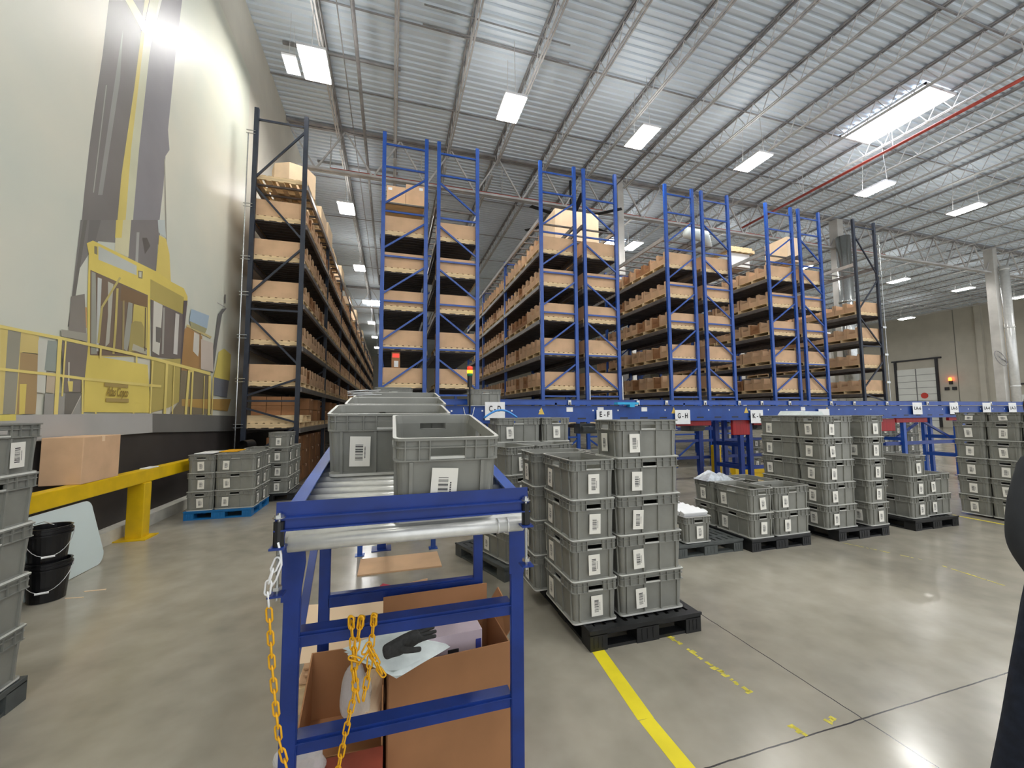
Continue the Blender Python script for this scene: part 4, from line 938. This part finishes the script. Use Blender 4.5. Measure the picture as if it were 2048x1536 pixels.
for i, (a, txt) in enumerate(((11.75, 'LA-6'), (13.1, 'LA-5'), (14.4, 'LA-4'), (15.5, 'LA-3'))): sign(txt, a, a + .33, 1.52, 1.8, 6.35, .7, .08)
# stack light
t = empty('signal_beacon', (1.2, 6.36, 1.6)); tag(t, 'signal tower with red, amber and green lenses on a black pole', 'beacon')
q = MB(); q.tube([(0, 0, 0), (0, 0, .42)], .014, 8); q.tube([(0, 0, .42), (0, 0, .60)], .04, 12); q.build('pole', M['blackp'], t, False)
for z, m_, n_ in ((.60, 'green', 'green_lens'), (.645, 'amber', 'amber_lens'), (.70, 'redl', 'red_lens')):
    q = MB(); q.lathe([(.045, 0), (.045, .05), (.02, .062)] if n_ == 'red_lens' else [(.045, 0), (.045, .05)], 14, (0, 0, z), cap1=True); q.build(n_, M[m_], t, True)
# blue hose on totes
a, b_ = aty(968, 833, 4.6), aty(1034, 834, 4.6); a.z = b_.z = P0 + 5 * H_T + .012; q = MB(); q.tube([tuple(a.lerp(b_, i / 16) + Vector((0, 0, .09 * math.sin(i / 16 * math.pi)))) for i in range(17)], .012, 8)
tag(q.build('blue_hose', M['hose'], smooth=True), 'short bright blue hose arching over the tote under the C-D sign', 'hose')
# bollards
def bollard(x, y, h, label, w_=.16):
    q = MB(); q.box(x - w_ / 2, x + w_ / 2, y - w_ / 2, y + w_ / 2, 0, h); q.box(x - .15, x + .15, y - .15, y + .15, 0, .015)
    for k in (-.04, .04): q.box(x + k - .01, x + k + .01, y - w_ / 2 - .002, y - w_ / 2, h - .12, h - .1, 1)
    o = q.build('bollard', [M['yel'], M['dark']]); bevel(o, .012); tag(o, label, 'bollard')
bollard(7.75, 8.2, .78, 'square yellow bollard standing under the far conveyor')
q = MB(); q.box(7.85, 10.2, 7.75, 7.85, .02, .14); q.box(7.85, 10.2, 7.72, 7.88, .14, .27); q.box(9.2, 10.2, 7.6, 7.75, .14, .27); tag(q.build('guard_rail', M['yel']), 'low yellow corrugated barrier on the floor behind the low totes', 'guard rail')
# ------------------------------------------------------------------ yellow guard rail by the mural, carton, buckets
G = empty('guard_rail', (-3.1, 0, 0)); tag(G, 'yellow steel guard rail along the mural wall', 'guard rail')
q = MB(); q.box(-.12, .0, 2.2, 8.0, .715, .885); o = q.build('rail', M['yel'], G); bevel(o, .01)
for yy in (6.5, 2.6):
    q = MB(); q.box(-.17, .02, yy, yy + .16, 0, .715); o = q.build('post', M['yel'], G); bevel(o, .01)
    q = MB(); q.box(-.26, .10, yy - .1, yy + .22, 0, .014); q.build('base_plate', M['yel'], G)
carton(-3.27, 5.67, .885, .34, .64, .49, 'brown carton balanced on the yellow guard rail against the wall', 'card', rz=.03)
q = MB(); q.box(-3.3, -3.2, 6.6, 6.85, .886, .896); tag(q.build('paper_scrap', M['white'], loc=(.1, 0, 0)), 'white paper scrap lying on the yellow guard rail', 'paper')
# white sheet
q = MB(); P = []
for a in range(9): t_ = a / 8 * Q; P.append((0, .9 - .1 + .1 * math.sin(t_), .70 - .1 + .1 * math.cos(t_)))
for a in range(9): t_ = a / 8 * Q; P.append((0, 1.0 - .12 + .12 * math.cos(t_), .12 - .12 * math.sin(t_)))
P += [(0, 0, 0), (0, 0, .70)]
q.prism(P, (.012, 0, 0)); o = q.build('plastic_sheet', M['sheet'], loc=(-3.0, 4.62, .004)); o.rotation_euler = (0, -.13, 0); tag(o, 'white plastic sheet with rounded corners leaning on the guard rail', 'sheet')
def bucket(x, y, z, label, ang):
    q = MB(); q.lathe([(.115, 0), (.135, .26), (.148, .262), (.148, .275), (.138, .278), (.138, .29), (.15, .292), (.15, .304), (.14, .306), (.14, .325), (.147, .33), (.14, .333), (.132, .33), (.128, .26), (.108, .01)], 28, cap0=True)
    o = q.build('bucket', M['bucket'], loc=(x, y, z), smooth=False); tag(o, label, 'bucket', 'black buckets by the guard rail')
    n = 14; d = math.cos(ang), math.sin(ang); p = (-d[1], d[0])
    q = MB(); q.tube([(p[0] * .15 * math.cos(a) + d[0] * .165 * math.sin(a), p[1] * .15 * math.cos(a) + d[1] * .165 * math.sin(a), .30 - .2 * math.sin(a)) for a in [i * math.pi / n for i in range(n + 1)]], .003, 6)
    q.build('bail_handle', M['wire'], o, True)
    q = MB(); q.tube([(d[0] * .165 + p[0] * u, d[1] * .165 + p[1] * u, .1) for u in (-.04, .04)], .009, 8); q.build('grip', M['white'], o)
bucket(-2.87, 4.66, .004, 'lower black bucket on the floor behind the left edge stack', -1.2)
bucket(-2.89, 4.67, .295, 'upper black bucket nested in the lower one', -1.0)
q = MB(); q.tube([(-3.05, 4.75, .63), (-2.95, 4.7, .66), (-2.85, 4.65, .64)], .003, 6); tag(q.build('wire_bit', M['wire'], smooth=True), 'thin bent wire over the rim of the upper bucket', 'wire')
bucket(-3.0, 4.33, .0, 'third black bucket half hidden behind the left edge stack', -.9)
q = MB(); q.hexa([(-2.72, 4.62, 0), (-2.58, 4.6, 0), (-2.58, 4.61, 0), (-2.72, 4.63, 0), (-2.72, 4.62, .004), (-2.58, 4.6, .004), (-2.58, 4.61, .004), (-2.72, 4.63, .004)]); q.box(-2.66, -2.5, 4.74, 4.755, 0, .004); tag(q.build('floor_litter', M['card3']), 'small splinters of litter on the floor by the buckets', 'litter')
# ------------------------------------------------------------------ floor tape
def tape(pts, w_, label, m='tape', z=.0012):
    q = MB(); a, b_ = Vector(pts[0]), Vector(pts[1]); d = (b_ - a).normalized(); n = Vector((-d.y, d.x, 0)) * w_ / 2
    q.hexa([a - n, b_ - n, b_ + n, a + n, a - n + Vector((0, 0, z)), b_ - n + Vector((0, 0, z)), b_ + n + Vector((0, 0, z)), a + n + Vector((0, 0, z))])
    tag(q.build('floor_tape', M[m]), label, 'floor tape', 'yellow floor tape')
tape([(1.36, 2.56, 0), (1.30, 1.93, 0)], .09, 'bright yellow floor tape running from the nearest pallet, far length'); tape([(1.30, 1.928, 0), (1.285, .9, 0)], .085, 'bright yellow floor tape at the bottom edge, near length')
rnd = random.Random(11); tp = mat('worn_tape', (206, 192, 66), .6, noise=.2, nscale=30)
M['worn'] = tp
def worn(a, b_, n, w_, label, cov=.8):
    q = MB(); a = Vector(a); b_ = Vector(b_); d = (b_ - a) / n; nn = Vector((-d.y, d.x, 0)).normalized()
    for i in range(n):
        if rnd.random() > cov: continue
        p = a + d * i; e = p + d * rnd.uniform(.7, 1.15); wl, wr = rnd.uniform(.1, .5) * w_, rnd.uniform(.1, .5) * w_; sk = rnd.uniform(-.2, .3) * d.length
        u = d.normalized() * sk
        q.quad([p - nn * wl + Vector((0, 0, .001)), e - nn * wl * rnd.uniform(.6, 1) + Vector((0, 0, .001)), e + nn * wr + u + Vector((0, 0, .001)), p + nn * wr + u + Vector((0, 0, .001))])
    tag(q.build('worn_floor_tape', M['worn']), label, 'floor tape', 'yellow floor tape')
worn((1.93, 2.55, 0), (1.985, 1.92, 0), 34, .055, 'worn flaking yellow tape strip between the nearest pallet and the joint'); worn((1.975, 1.72, 0), (1.985, 1.60, 0), 6, .05, 'small flake of worn yellow tape nearer the floor joint'); worn((2.18, 1.63, 0), (2.31, 1.66, 0), 6, .05, 'small worn yellow patch beside the crossing of the floor joints')
worn((5.30, 3.66, 0), (5.50, 3.0, 0), 24, .025, 'thin worn pale line in front of the five-high stack', .85); worn((5.50, 2.9, 0), (5.40, 2.35, 0), 14, .03, 'faint broken pale line at the right on the open floor', .6)
tape([(8.30, 4.1, 0), (8.22, 2.4, 0)], .05, 'thin yellow floor line in front of the far right tote row')
# ------------------------------------------------------------------ things under the spur conveyor
def thick(name, pts, d, m, label, cat, parent=None):
    q = MB(); q.prism(pts, d); o = q.build(name, M[m], parent)
    if label: tag(o, label, cat)
    return o
K = empty('open_carton', (0, 1.92, 0)); tag(K, 'large open brown carton under the conveyor with flaps up', 'carton')
K.location = (0, 1.80, 0)
th = .006; K.rotation_euler.z = .07; cw, cd, ch = .53, .34, .56
for nm, pts, d in (('front_panel', [(0, 0, 0), (cw, 0, 0), (cw, 0, ch), (0, 0, ch)], (0, th, 0)), ('back_panel', [(0, cd, 0), (cw, cd, 0), (cw, cd, .69), (0, cd, .70)], (0, th, 0)),
                   ('left_panel', [(0, 0, 0), (0, cd, 0), (0, cd, ch), (0, 0, ch)], (th, 0, 0)), ('right_panel', [(cw, 0, 0), (cw, cd, 0), (cw, cd, ch + .02), (cw, 0, ch + .0)], (th, 0, 0))):
    thick(nm, pts, d, 'card2', None, None, K)
q = MB(); q.hexa([(cw + .004, .05, ch), (cw + .004, cd, ch + .02), (cw + .01, cd, ch + .02), (cw + .01, .05, ch), (cw + .04, .02, ch + .07), (cw + .06, cd, ch + .10), (cw + .066, cd, ch + .10), (cw + .046, .02, ch + .07)]); q.build('flap', M['card2'], K)
q = MB(); q.box(0, cw, 0, cd, .36, .366); q.build('base_panel', M['card2'], K)
q = MB()
for i in range(8): q.box(.06 + i * .011, .06 + i * .011 + .006, -.0015, 0, .33, .35)
q.build('printed_mark', M['ink'], K)
K2 = empty('open_carton', (-.345, 1.81, 0)); tag(K2, 'second open brown carton under the conveyor, left of the large one', 'carton'); K2.rotation_euler.z = -.03
cw2, cd2, ch2 = .325, .31, .50
for nm, pts, d in (('front_panel', [(0.02, 0, 0), (cw2, 0, 0), (cw2, 0, .26), (.02, 0, .27)], (0, th, 0)), ('back_panel', [(0, cd2, 0), (cw2, cd2, 0), (cw2, cd2, ch2), (0, cd2, ch2)], (0, th, 0)), ('left_panel', [(0, 0, 0), (0, cd2, 0), (0, cd2, ch2), (0, 0, .29)], (th, 0, 0)), ('right_panel', [(cw2, 0, 0), (cw2, cd2, 0), (cw2, cd2, ch2), (cw2, 0, ch2)], (th, 0, 0))):
    thick(nm, pts, d, 'card2', None, None, K2)
q = MB(); q.box(0, cw2, 0, cd2, .2, .206); q.build('base_panel', M['card2'], K2)
# red lower carton
q = MB(); q.box(-.265, -.012, 1.60, 1.795, .0, .27); tag(q.build('carton', mat('carton_red', (150, 70, 50), .8, noise=.3, nscale=4)), 'reddish carton standing under the lower cross bar', 'carton')
# cardboard sheets leaning at left back, on a pallet
o = obj('wooden_pallet', WPM, loc=(-.47, 2.50, 0)); o.scale = (.8, .6, 1.1); tag(o, 'weathered wooden pallet on the floor under the conveyor', 'pallet')
for i, (x, y, z, sx, sy, r_) in enumerate(((-.46, 2.52, .14, .55, .5, .03), (-.44, 2.56, .155, .5, .45, -.03), (-.45, 2.6, .17, .6, .42, .06))):
    q = MB(); q.box(0, sx, 0, sy, 0, .008); o = q.build('cardboard_sheet', M['card'], loc=(x, y, z), rz=r_); tag(o, 'flat cardboard sheet piled on the pallet under the conveyor, %s' % ['lowest', 'middle', 'highest'][i], 'cardboard sheet', 'cardboard sheets under the conveyor')
P = [aty(586, 1330, 2.42), aty(790, 1300, 2.42), aty(793, 1200, 2.75), aty(596, 1212, 2.75)]; q = MB(); q.prism(P, (0, .008, 0)); tag(q.build('cardboard_sheet', M['card3']), 'large pale cardboard sheet standing behind the open cartons', 'cardboard sheet')
a, b_ = aty(690, 1196, 2.9), aty(855, 1157, 2.95); q = MB(); q.prism([(a.x, 2.9, .2), (b_.x, 2.95, .2), tuple(b_), tuple(a)], (0, .006, 0)); tag(q.build('cardboard_sheet', M['card']), 'rear cardboard sheet seen above the rear cross bar', 'cardboard sheet')
q = MB(); q.prism([tuple(aty(u, v, 2.86)) for u, v in ((748, 1215), (750, 1180), (766, 1167), (788, 1172), (793, 1215))], (0, .004, 0)); tag(q.build('pink_card', mat('pink_card', (214, 90, 110), .6, noise=.05)), 'corner of a pink card sticking up behind the rear bar', 'card')
q = MB(); q.box(-.30, .53, 4.36, 4.82, .0, .014); o = q.build('cardboard_strip', M['card']); tag(o, 'flat strip of cardboard lying on the floor beneath the conveyor', 'cardboard sheet')
# white box inside carton with blue mark
q = MB(); q.box(0, .28, 0, .2, 0, .2); q.box(.25, .275, -.002, 0, .1, .16, 1); q.box(.12, .17, -.002, 0, .12, .135, 2); tag(q.build('white_carton', [mat('pale_lilac', (196, 180, 188), .6, noise=.04), mat('print_blue', (50, 60, 140), .6, noise=.02), M['ink']], loc=(.14, 1.89, .40), rz=.06), 'pale printed box standing inside the large open carton', 'box')
# bubble mailers and glove
def mailer(c, ax, ay, n, label, thick_=.006):
    c = Vector(c); ax = Vector(ax); ay = Vector(ay); nz = ax.cross(ay).normalized(); q = MB(); N = 10
    g_ = [[None] * (N + 1) for _ in range(N + 1)]
    top = []
    for s in (0, 1):
        base = len(q.v)
        for i in range(N + 1):
            for j in range(N + 1):
                u = i / N - .5; v = j / N - .5; bulge = (1 - (2 * u) ** 4) * (1 - (2 * v) ** 4) * thick_ * (1 if s else -1)
                q.v.append(tuple(c + ax * u + ay * v + nz * (bulge + .004 * math.sin(u * 9 + n) * math.sin(v * 7))))
        for i in range(N):
            for j in range(N):
                a = base + i * (N + 1) + j; q.f.append((a, a + 1, a + N + 2, a + N + 1)); q.mi.append(0)
    return tag(q.build('padded_mailer', M['mailer'], smooth=True), label, 'envelope', 'white padded mailers')
a_, b2, c_, d_ = (aty(690, 1310, 1.72), aty(1012, 1290, 2.0), None, None)
cm = Vector((.02, 1.80, .625))
A_, B_, C_, D_ = aty(694, 1312, 1.80), aty(815, 1262, 1.97), aty(890, 1300, 1.90), aty(795, 1360, 1.735)
mailer((A_ + C_) / 2 + Vector((0, -.01, .030)), B_ - A_, D_ - A_, 0, 'white padded mailer under the glove, upper one')
mailer((A_ + C_) / 2 + Vector((.012, -.02, .018)), (C_ - D_) * 1.03 + Vector((.02, 0, 0)), (D_ - A_) * .97, 2, 'white padded mailer with corner pointing right, lower one')
mailer((A_ + C_) / 2 + Vector((-.02, .01, .006)), (B_ - A_) * .9 + Vector((0, -.03, .01)), (D_ - A_) * .9, 1, 'white padded mailer with corner pointing left beneath the others')
def skin(name, verts, edges, radii, m, parent=None, sub=2, root=0):
    me = bpy.data.meshes.new(name); me.from_pydata(verts, edges, []); me.materials.append(M[m]); o = bpy.data.objects.new(name, me); COL.objects.link(o)
    if parent: o.parent = parent
    sk = o.modifiers.new('skin', 'SKIN'); sk.use_smooth_shade = True
    for i, r_ in enumerate(radii):
        rr = r_ if isinstance(r_, tuple) else (r_, r_); me.skin_vertices[0].data[i].radius = rr; me.skin_vertices[0].data[i].use_root = (i == root)
    sb = o.modifiers.new('sub', 'SUBSURF'); sb.levels = sub; sb.render_levels = sub
    return o
def chain_graph(chains):
    V, Ed, Rr = [], [], []; key = {}
    for ch in chains:
        prev = None
        for p, r_ in ch:
            k = tuple(round(c, 4) for c in p)
            if k not in key: key[k] = len(V); V.append(tuple(p)); Rr.append(r_)
            i = key[k]
            if prev is not None and prev != i: Ed.append((prev, i))
            prev = i
    return V, Ed, Rr
gl = [[((0, 0, 0), (.018, .030)), ((.045, .0, .004), (.014, .028)), ((.085, 0, .006), (.013, .034)), ((.115, 0, .006), (.013, .034))]]
def finger(y, L_, a, z=.006, r_=.0085):
    b_ = (.115, 0, .006); p = [(b_, (.013, .034)), ((.135, y, z), r_)]
    for k in (1, 2, 3): p.append(((.135 + L_ * k / 3, y + a * k / 3 * L_, z - .002 * k * k / 3), r_ * (1 - .08 * k)))
    return p
gl += [finger(.026, .050, .25), finger(.009, .066, .08), finger(-.009, .062, -.06), finger(-.026, .050, -.2)]
gl += [[((.045, .0, .004), (.014, .028)), ((.065, -.036, .004), .011), ((.09, -.058, .006), .0095), ((.115, -.068, .004), .0085)]]
V, Ed, Rr = chain_graph(gl)
go = skin('work_glove', V, Ed, Rr, 'glove'); tag(go, 'dark grey knitted work glove lying on the white mailers', 'glove'); go.location = (-.02, 1.735, .655); go.rotation_euler = (.1, -.12, .32); go.scale = (1.15, 1.15, 1.15)
# chains
def chain(pts, label, m='chain', L_=.042, w_=.009, rr=.0028, parent=None):
    pts = [Vector(p) for p in pts]; seg = [0]
    for a, b_ in zip(pts, pts[1:]): seg.append(seg[-1] + (b_ - a).length)
    def P_(s):
        for i in range(len(pts) - 1):
            if s <= seg[i + 1] or i == len(pts) - 2:
                return pts[i].lerp(pts[i + 1], (s - seg[i]) / (seg[i + 1] - seg[i]))
    q = MB(); n = int(seg[-1] / (L_ * .78)); 
    for k in range(n):
        c = P_((k + .5) * L_ * .78); d = (P_(min(seg[-1], (k + 1) * L_ * .78)) - P_(k * L_ * .78)).normalized()
        s1 = d.cross(Vector((0, 1, 0))); s1 = s1.normalized() if s1.length > .1 else Vector((1, 0, 0)); s2 = d.cross(s1)
        sd = s1 if k % 2 == 0 else s2
        sd = (sd + (s2 if k % 2 == 0 else s1) * .35).normalized()
        ring = []
        for a in range(10):
            t_ = a * 2 * math.pi / 10; ring.append(c + d * ((L_ / 2 - w_) * (1 if math.cos(t_) > 0 else -1) + w_ * math.cos(t_)) + sd * w_ * math.sin(t_))
        q.tube(ring, rr, 6, closed=True)
    return tag(q.build('plastic_chain', M[m], smooth=True), label, 'chain')
def yp(l, Y): return [aty(u, v, Y) for u, v in l]
chain(yp([(538, 1218), (544, 1330), (550, 1400), (558, 1480), (580, 1560), (600, 1640)], 1.345), 'yellow plastic chain hanging down beside the left front leg')
chain(yp([(556, 1118), (542, 1150), (535, 1180), (538, 1218)], 1.345), 'short white plastic chain from the left stud above the yellow chain', 'white')
q = MB(); q.tube(yp([(556, 1085), (562, 1110), (563, 1130), (552, 1160), (540, 1178)], 1.343), .003, 6); q.build('white_cord', M['white'], S, smooth=True)
Yc = 1.462
q_ = [([(702, 1236), (706, 1300), (712, 1360), (706, 1400), (690, 1470), (672, 1560), (660, 1640)], 'yellow chain strand over the upper bar, longest one running down left'), ([(722, 1236), (712, 1300), (706, 1350), (716, 1395), (722, 1420)], 'yellow chain strand over the upper bar, second from the left'),
      ([(748, 1230), (742, 1300), (738, 1340), (728, 1390), (724, 1415)], 'yellow chain strand over the upper bar, right one')]
for p_, l_ in q_: chain(yp(p_, Yc), l_)
chain(yp([(700, 1315), (725, 1322), (735, 1290), (752, 1320), (765, 1350)], Yc - .012), 'tangled yellow chain end looped across the hanging strands'); chain(yp([(742, 1300), (752, 1330), (768, 1352)], Yc - .008), 'short yellow chain tail hanging out to the right')
for (u, nm) in ((702, 'left'), (722, 'middle'), (748, 'right')):
    a = aty(u, 1234, 1.462); chain([a, (a.x, 1.47, .90), (a.x, 1.50, .908), (a.x, 1.552, .90)], 'yellow chain link hooked over the top of the upper bar, %s' % nm)
# paper roll in plastic bag, plastic bag
q = MB(); q.tube([(-.095, 1.80, .36), (-.045, 2.0, .40)], .062, 24); tag(q.build('paper_roll', M['card3'], smooth=False), 'round end of a paper roll inside the left open carton', 'roll')
def bag(c, s, seed, label):
    me = bpy.data.meshes.new('plastic_bag'); bm = bmesh.new(); bmesh.ops.create_icosphere(bm, subdivisions=4, radius=1); rr = random.Random(seed)
    ph = [(Vector((rr.uniform(-1, 1), rr.uniform(-1, 1), rr.uniform(-1, 1))) * 5, rr.uniform(0, 6)) for _ in range(9)]
    for v in bm.verts:
        k = 1 + sum(.055 * math.sin(v.co.dot(p) + f_) for p, f_ in ph); v.co = Vector((v.co.x * s[0], v.co.y * s[1], v.co.z * s[2])) * k
    bm.to_mesh(me); bm.free(); me.materials.append(M['film']); o = bpy.data.objects.new('plastic_bag', me); COL.objects.link(o); o.location = c; tag(o, label, 'plastic bag'); return o
bag((-.29, 1.70, .36), (.085, .07, .06), 1, 'crumpled clear plastic bag beside the left front leg')
bag((-.12, 1.83, .46), (.06, .05, .12), 4, 'clear plastic film around the paper roll')
# silver bag in low tote
q = MB(); q.hexa([(3.95, 4.35, .70), (4.3, 4.35, .70), (4.3, 4.6, .70), (3.95, 4.6, .70), (4.1, 4.42, .80), (4.13, 4.42, .80), (4.13, 4.5, .82), (4.1, 4.5, .82)]); q.hexa([(4.2, 4.35, .68), (4.42, 4.35, .68), (4.42, 4.6, .68), (4.2, 4.6, .68), (4.28, 4.42, .77), (4.3, 4.42, .77), (4.3, 4.5, .78), (4.28, 4.5, .78)]); tag(q.build('silver_bag', mat('silver_bag', (205, 210, 214), .3, .5, noise=.2, nscale=20)), 'crumpled silver bag sticking out of the rear tote of the low stack', 'bag')
q = MB(); q.hexa([(5.62, 4.35, 1.547), (6.1, 4.35, 1.547), (6.1, 4.7, 1.547), (5.62, 4.7, 1.547), (5.66, 4.35, 1.60), (6.05, 4.35, 1.60), (6.05, 4.68, 1.61), (5.66, 4.68, 1.61)]); tag(q.build('film_pack', M['mailer']), 'shiny film wrapped pack on top of the five-high stack', 'pack')
# ------------------------------------------------------------------ person at the right edge
PX, PY = 2.47, .86
Pn = empty('person', (PX, PY, 0), 0.); tag(Pn, 'person in a dark grey shirt and dark jeans standing at the right edge', 'person')
# facing +X-ish/away; local coords, body left arm towards -X
body = [[((0, 0, .96), (.135, .11)), ((0, 0, 1.08), (.13, .105)), ((0, 0, 1.22), (.15, .11)), ((0, 0, 1.36), (.155, .10)), ((0, 0, 1.45), (.07, .06)), ((0, 0, 1.50), (.05, .05))]]
for s in (-1, 1):
    body.append([((0, 0, 1.36), (.155, .10)), ((s * .17, 0, 1.39), .062), ((s * .235, .01, 1.30), .056), ((s * .275, .02, 1.10), .046), ((s * .25, -.06, .92 if s > 0 else .93), .036)] )
    body.append([((0, 0, .96), (.135, .11)), ((s * .10, .0, .86), .095), ((s * .115, -.01, .50), .066), ((s * .13, .03, .09), .045), ((s * .14, -.10, .045), .035)] if s > 0 else [((0, 0, .96), (.135, .11)), ((s * .12, .02, .86), .095), ((s * .27, .05, .48), .066), ((s * .33, .12, .09), .045), ((s * .34, -.01, .045), .035)])
V, Ed, Rr = chain_graph(body)
b = skin('body', V, Ed, Rr, 'skin', Pn)
sh = [[((0, 0, .99), (.155, .125)), ((0, 0, 1.10), (.15, .12)), ((0, 0, 1.22), (.165, .125)), ((0, 0, 1.36), (.165, .115)), ((0, 0, 1.45), (.085, .075))]]
for s in (-1, 1): sh.append([((0, 0, 1.36), (.165, .115)), ((s * .17, 0, 1.385), .078), ((s * .24, .01, 1.28), .072), ((s * .28, .02, 1.12), .064), ((s * .265, -.03, 1.0), .056)])
V, Ed, Rr = chain_graph(sh); skin('shirt', V, Ed, Rr, 'shirt', Pn)
jn = [[((0, 0, 1.0), (.15, .12)), ((0, 0, .92), (.155, .125))]]
for s in (-1, 1): jn.append([((0, 0, .92), (.155, .125)), ((s * .10, 0, .82), .108), ((s * .12, .0, .50), .082), ((s * .135, .03, .10), .066)] if s > 0 else [((0, 0, .92), (.155, .125)), ((s * .13, .02, .82), .108), ((s * .27, .05, .48), .084), ((s * .33, .12, .10), .066)])
V, Ed, Rr = chain_graph(jn); skin('jeans', V, Ed, Rr, 'jeans', Pn)
q = MB(); q.lathe([(.0, 0), (.155, 0), (.155, .04), (0, .04)], 24, (0, 0, .975)); o = q.build('belt', M['belt'], Pn); o.scale.y = .85
for s in (-1, 1):
    q = MB(); q.tube([(s * .135, .08, .035), (s * .138, 0, .04), (s * .142, -.10, .035), (s * .143, -.16, .03)], [.034, .045, .043, .03], 12); o = q.build('shoe', M['shoe'], Pn, True); o.location = (0, 0, 0) if s > 0 else (-.195, .09, 0)
# hands
for s in (-1, 1):
    hb = (s * .25, -.06, .93); ch = [[(hb, .03), ((s * .245, -.075, .87), (.016, .036)), ((s * .24, -.085, .84), (.014, .038))]]
    for k in range(4):
        yy = -.085 - .028 + k * .019; ch.append([((s * .24, -.085, .84), (.014, .038)), ((s * .238, yy - .005, .81), .009), ((s * .232, yy - .01, .785 - .006 * (k in (1, 2))), .0085), ((s * .222, yy - .012, .765 - .008 * (k in (1, 2))), .0075)])
    ch.append([((s * .245, -.075, .87), (.016, .036)), ((s * .225, -.115, .85), .010), ((s * .215, -.125, .82), .009)])
    V, Ed, Rr = chain_graph(ch); skin('hand', V, Ed, Rr, 'skin', Pn)
hm = bpy.data.meshes.new('head'); bm = bmesh.new(); bmesh.ops.create_uvsphere(bm, u_segments=32, v_segments=24, radius=1)
for v in bm.verts:
    x, y, z = v.co; k = 1.0
    if z < 0: x *= 1 - .28 * z * z; 
    f_ = max(0, -y)
    y2 = y
    if z < -.2 and y < 0: y2 *= .92
    nose = math.exp(-((x / .13) ** 2 + ((z + .12) / .2) ** 2)) * f_ ** 2 * .26; eye = (math.exp(-(((abs(x) - .36) / .16) ** 2 + ((z - .08) / .11) ** 2))) * f_ * .09
    lips = math.exp(-((x / .26) ** 2 + ((z + .48) / .07) ** 2)) * f_ * .07
    v.co = Vector((x * .075, (y2 - nose - lips + eye) * .095, z * .115))
bm.to_mesh(hm); bm.free(); hm.materials.append(M['skin']); hm.polygons.foreach_set('use_smooth', [True] * len(hm.polygons)); head = obj('head', hm, Pn, (0, -.01, 1.60))
for s in (-1, 1):
    q = MB(); q.lathe([(.012, -.004), (.026, .0), (.012, .006)], 12, cap1=True); e = q.build('ear', M['skin'], head, True); e.location = (s * .078, .0, 0); e.rotation_euler = (0, Q * s, 0); e.scale.x = 1.3
    q = MB(); q.lathe([(.0, -.008), (.008, 0), (0, .008)], 10, cap0=False); e = q.build('eye', M['ink'], head, True); e.location = (s * .027, -.086, .01)
q = MB(); q.tube([(-.022, -.096, -.055), (0, -.1, -.057), (.022, -.096, -.055)], .003, 6); q.build('mouth', mat('lips', (150, 90, 80), .6, noise=.02), head, True)
hh = MB(); hh.lathe([(.083, -.03), (.086, .02), (.078, .07), (.055, .105), (.02, .122), (.001, .124)], 24, (0, .012, 0), cap0=False); o = hh.build('hair', M['hair'], head, True); o.scale.y = 1.2
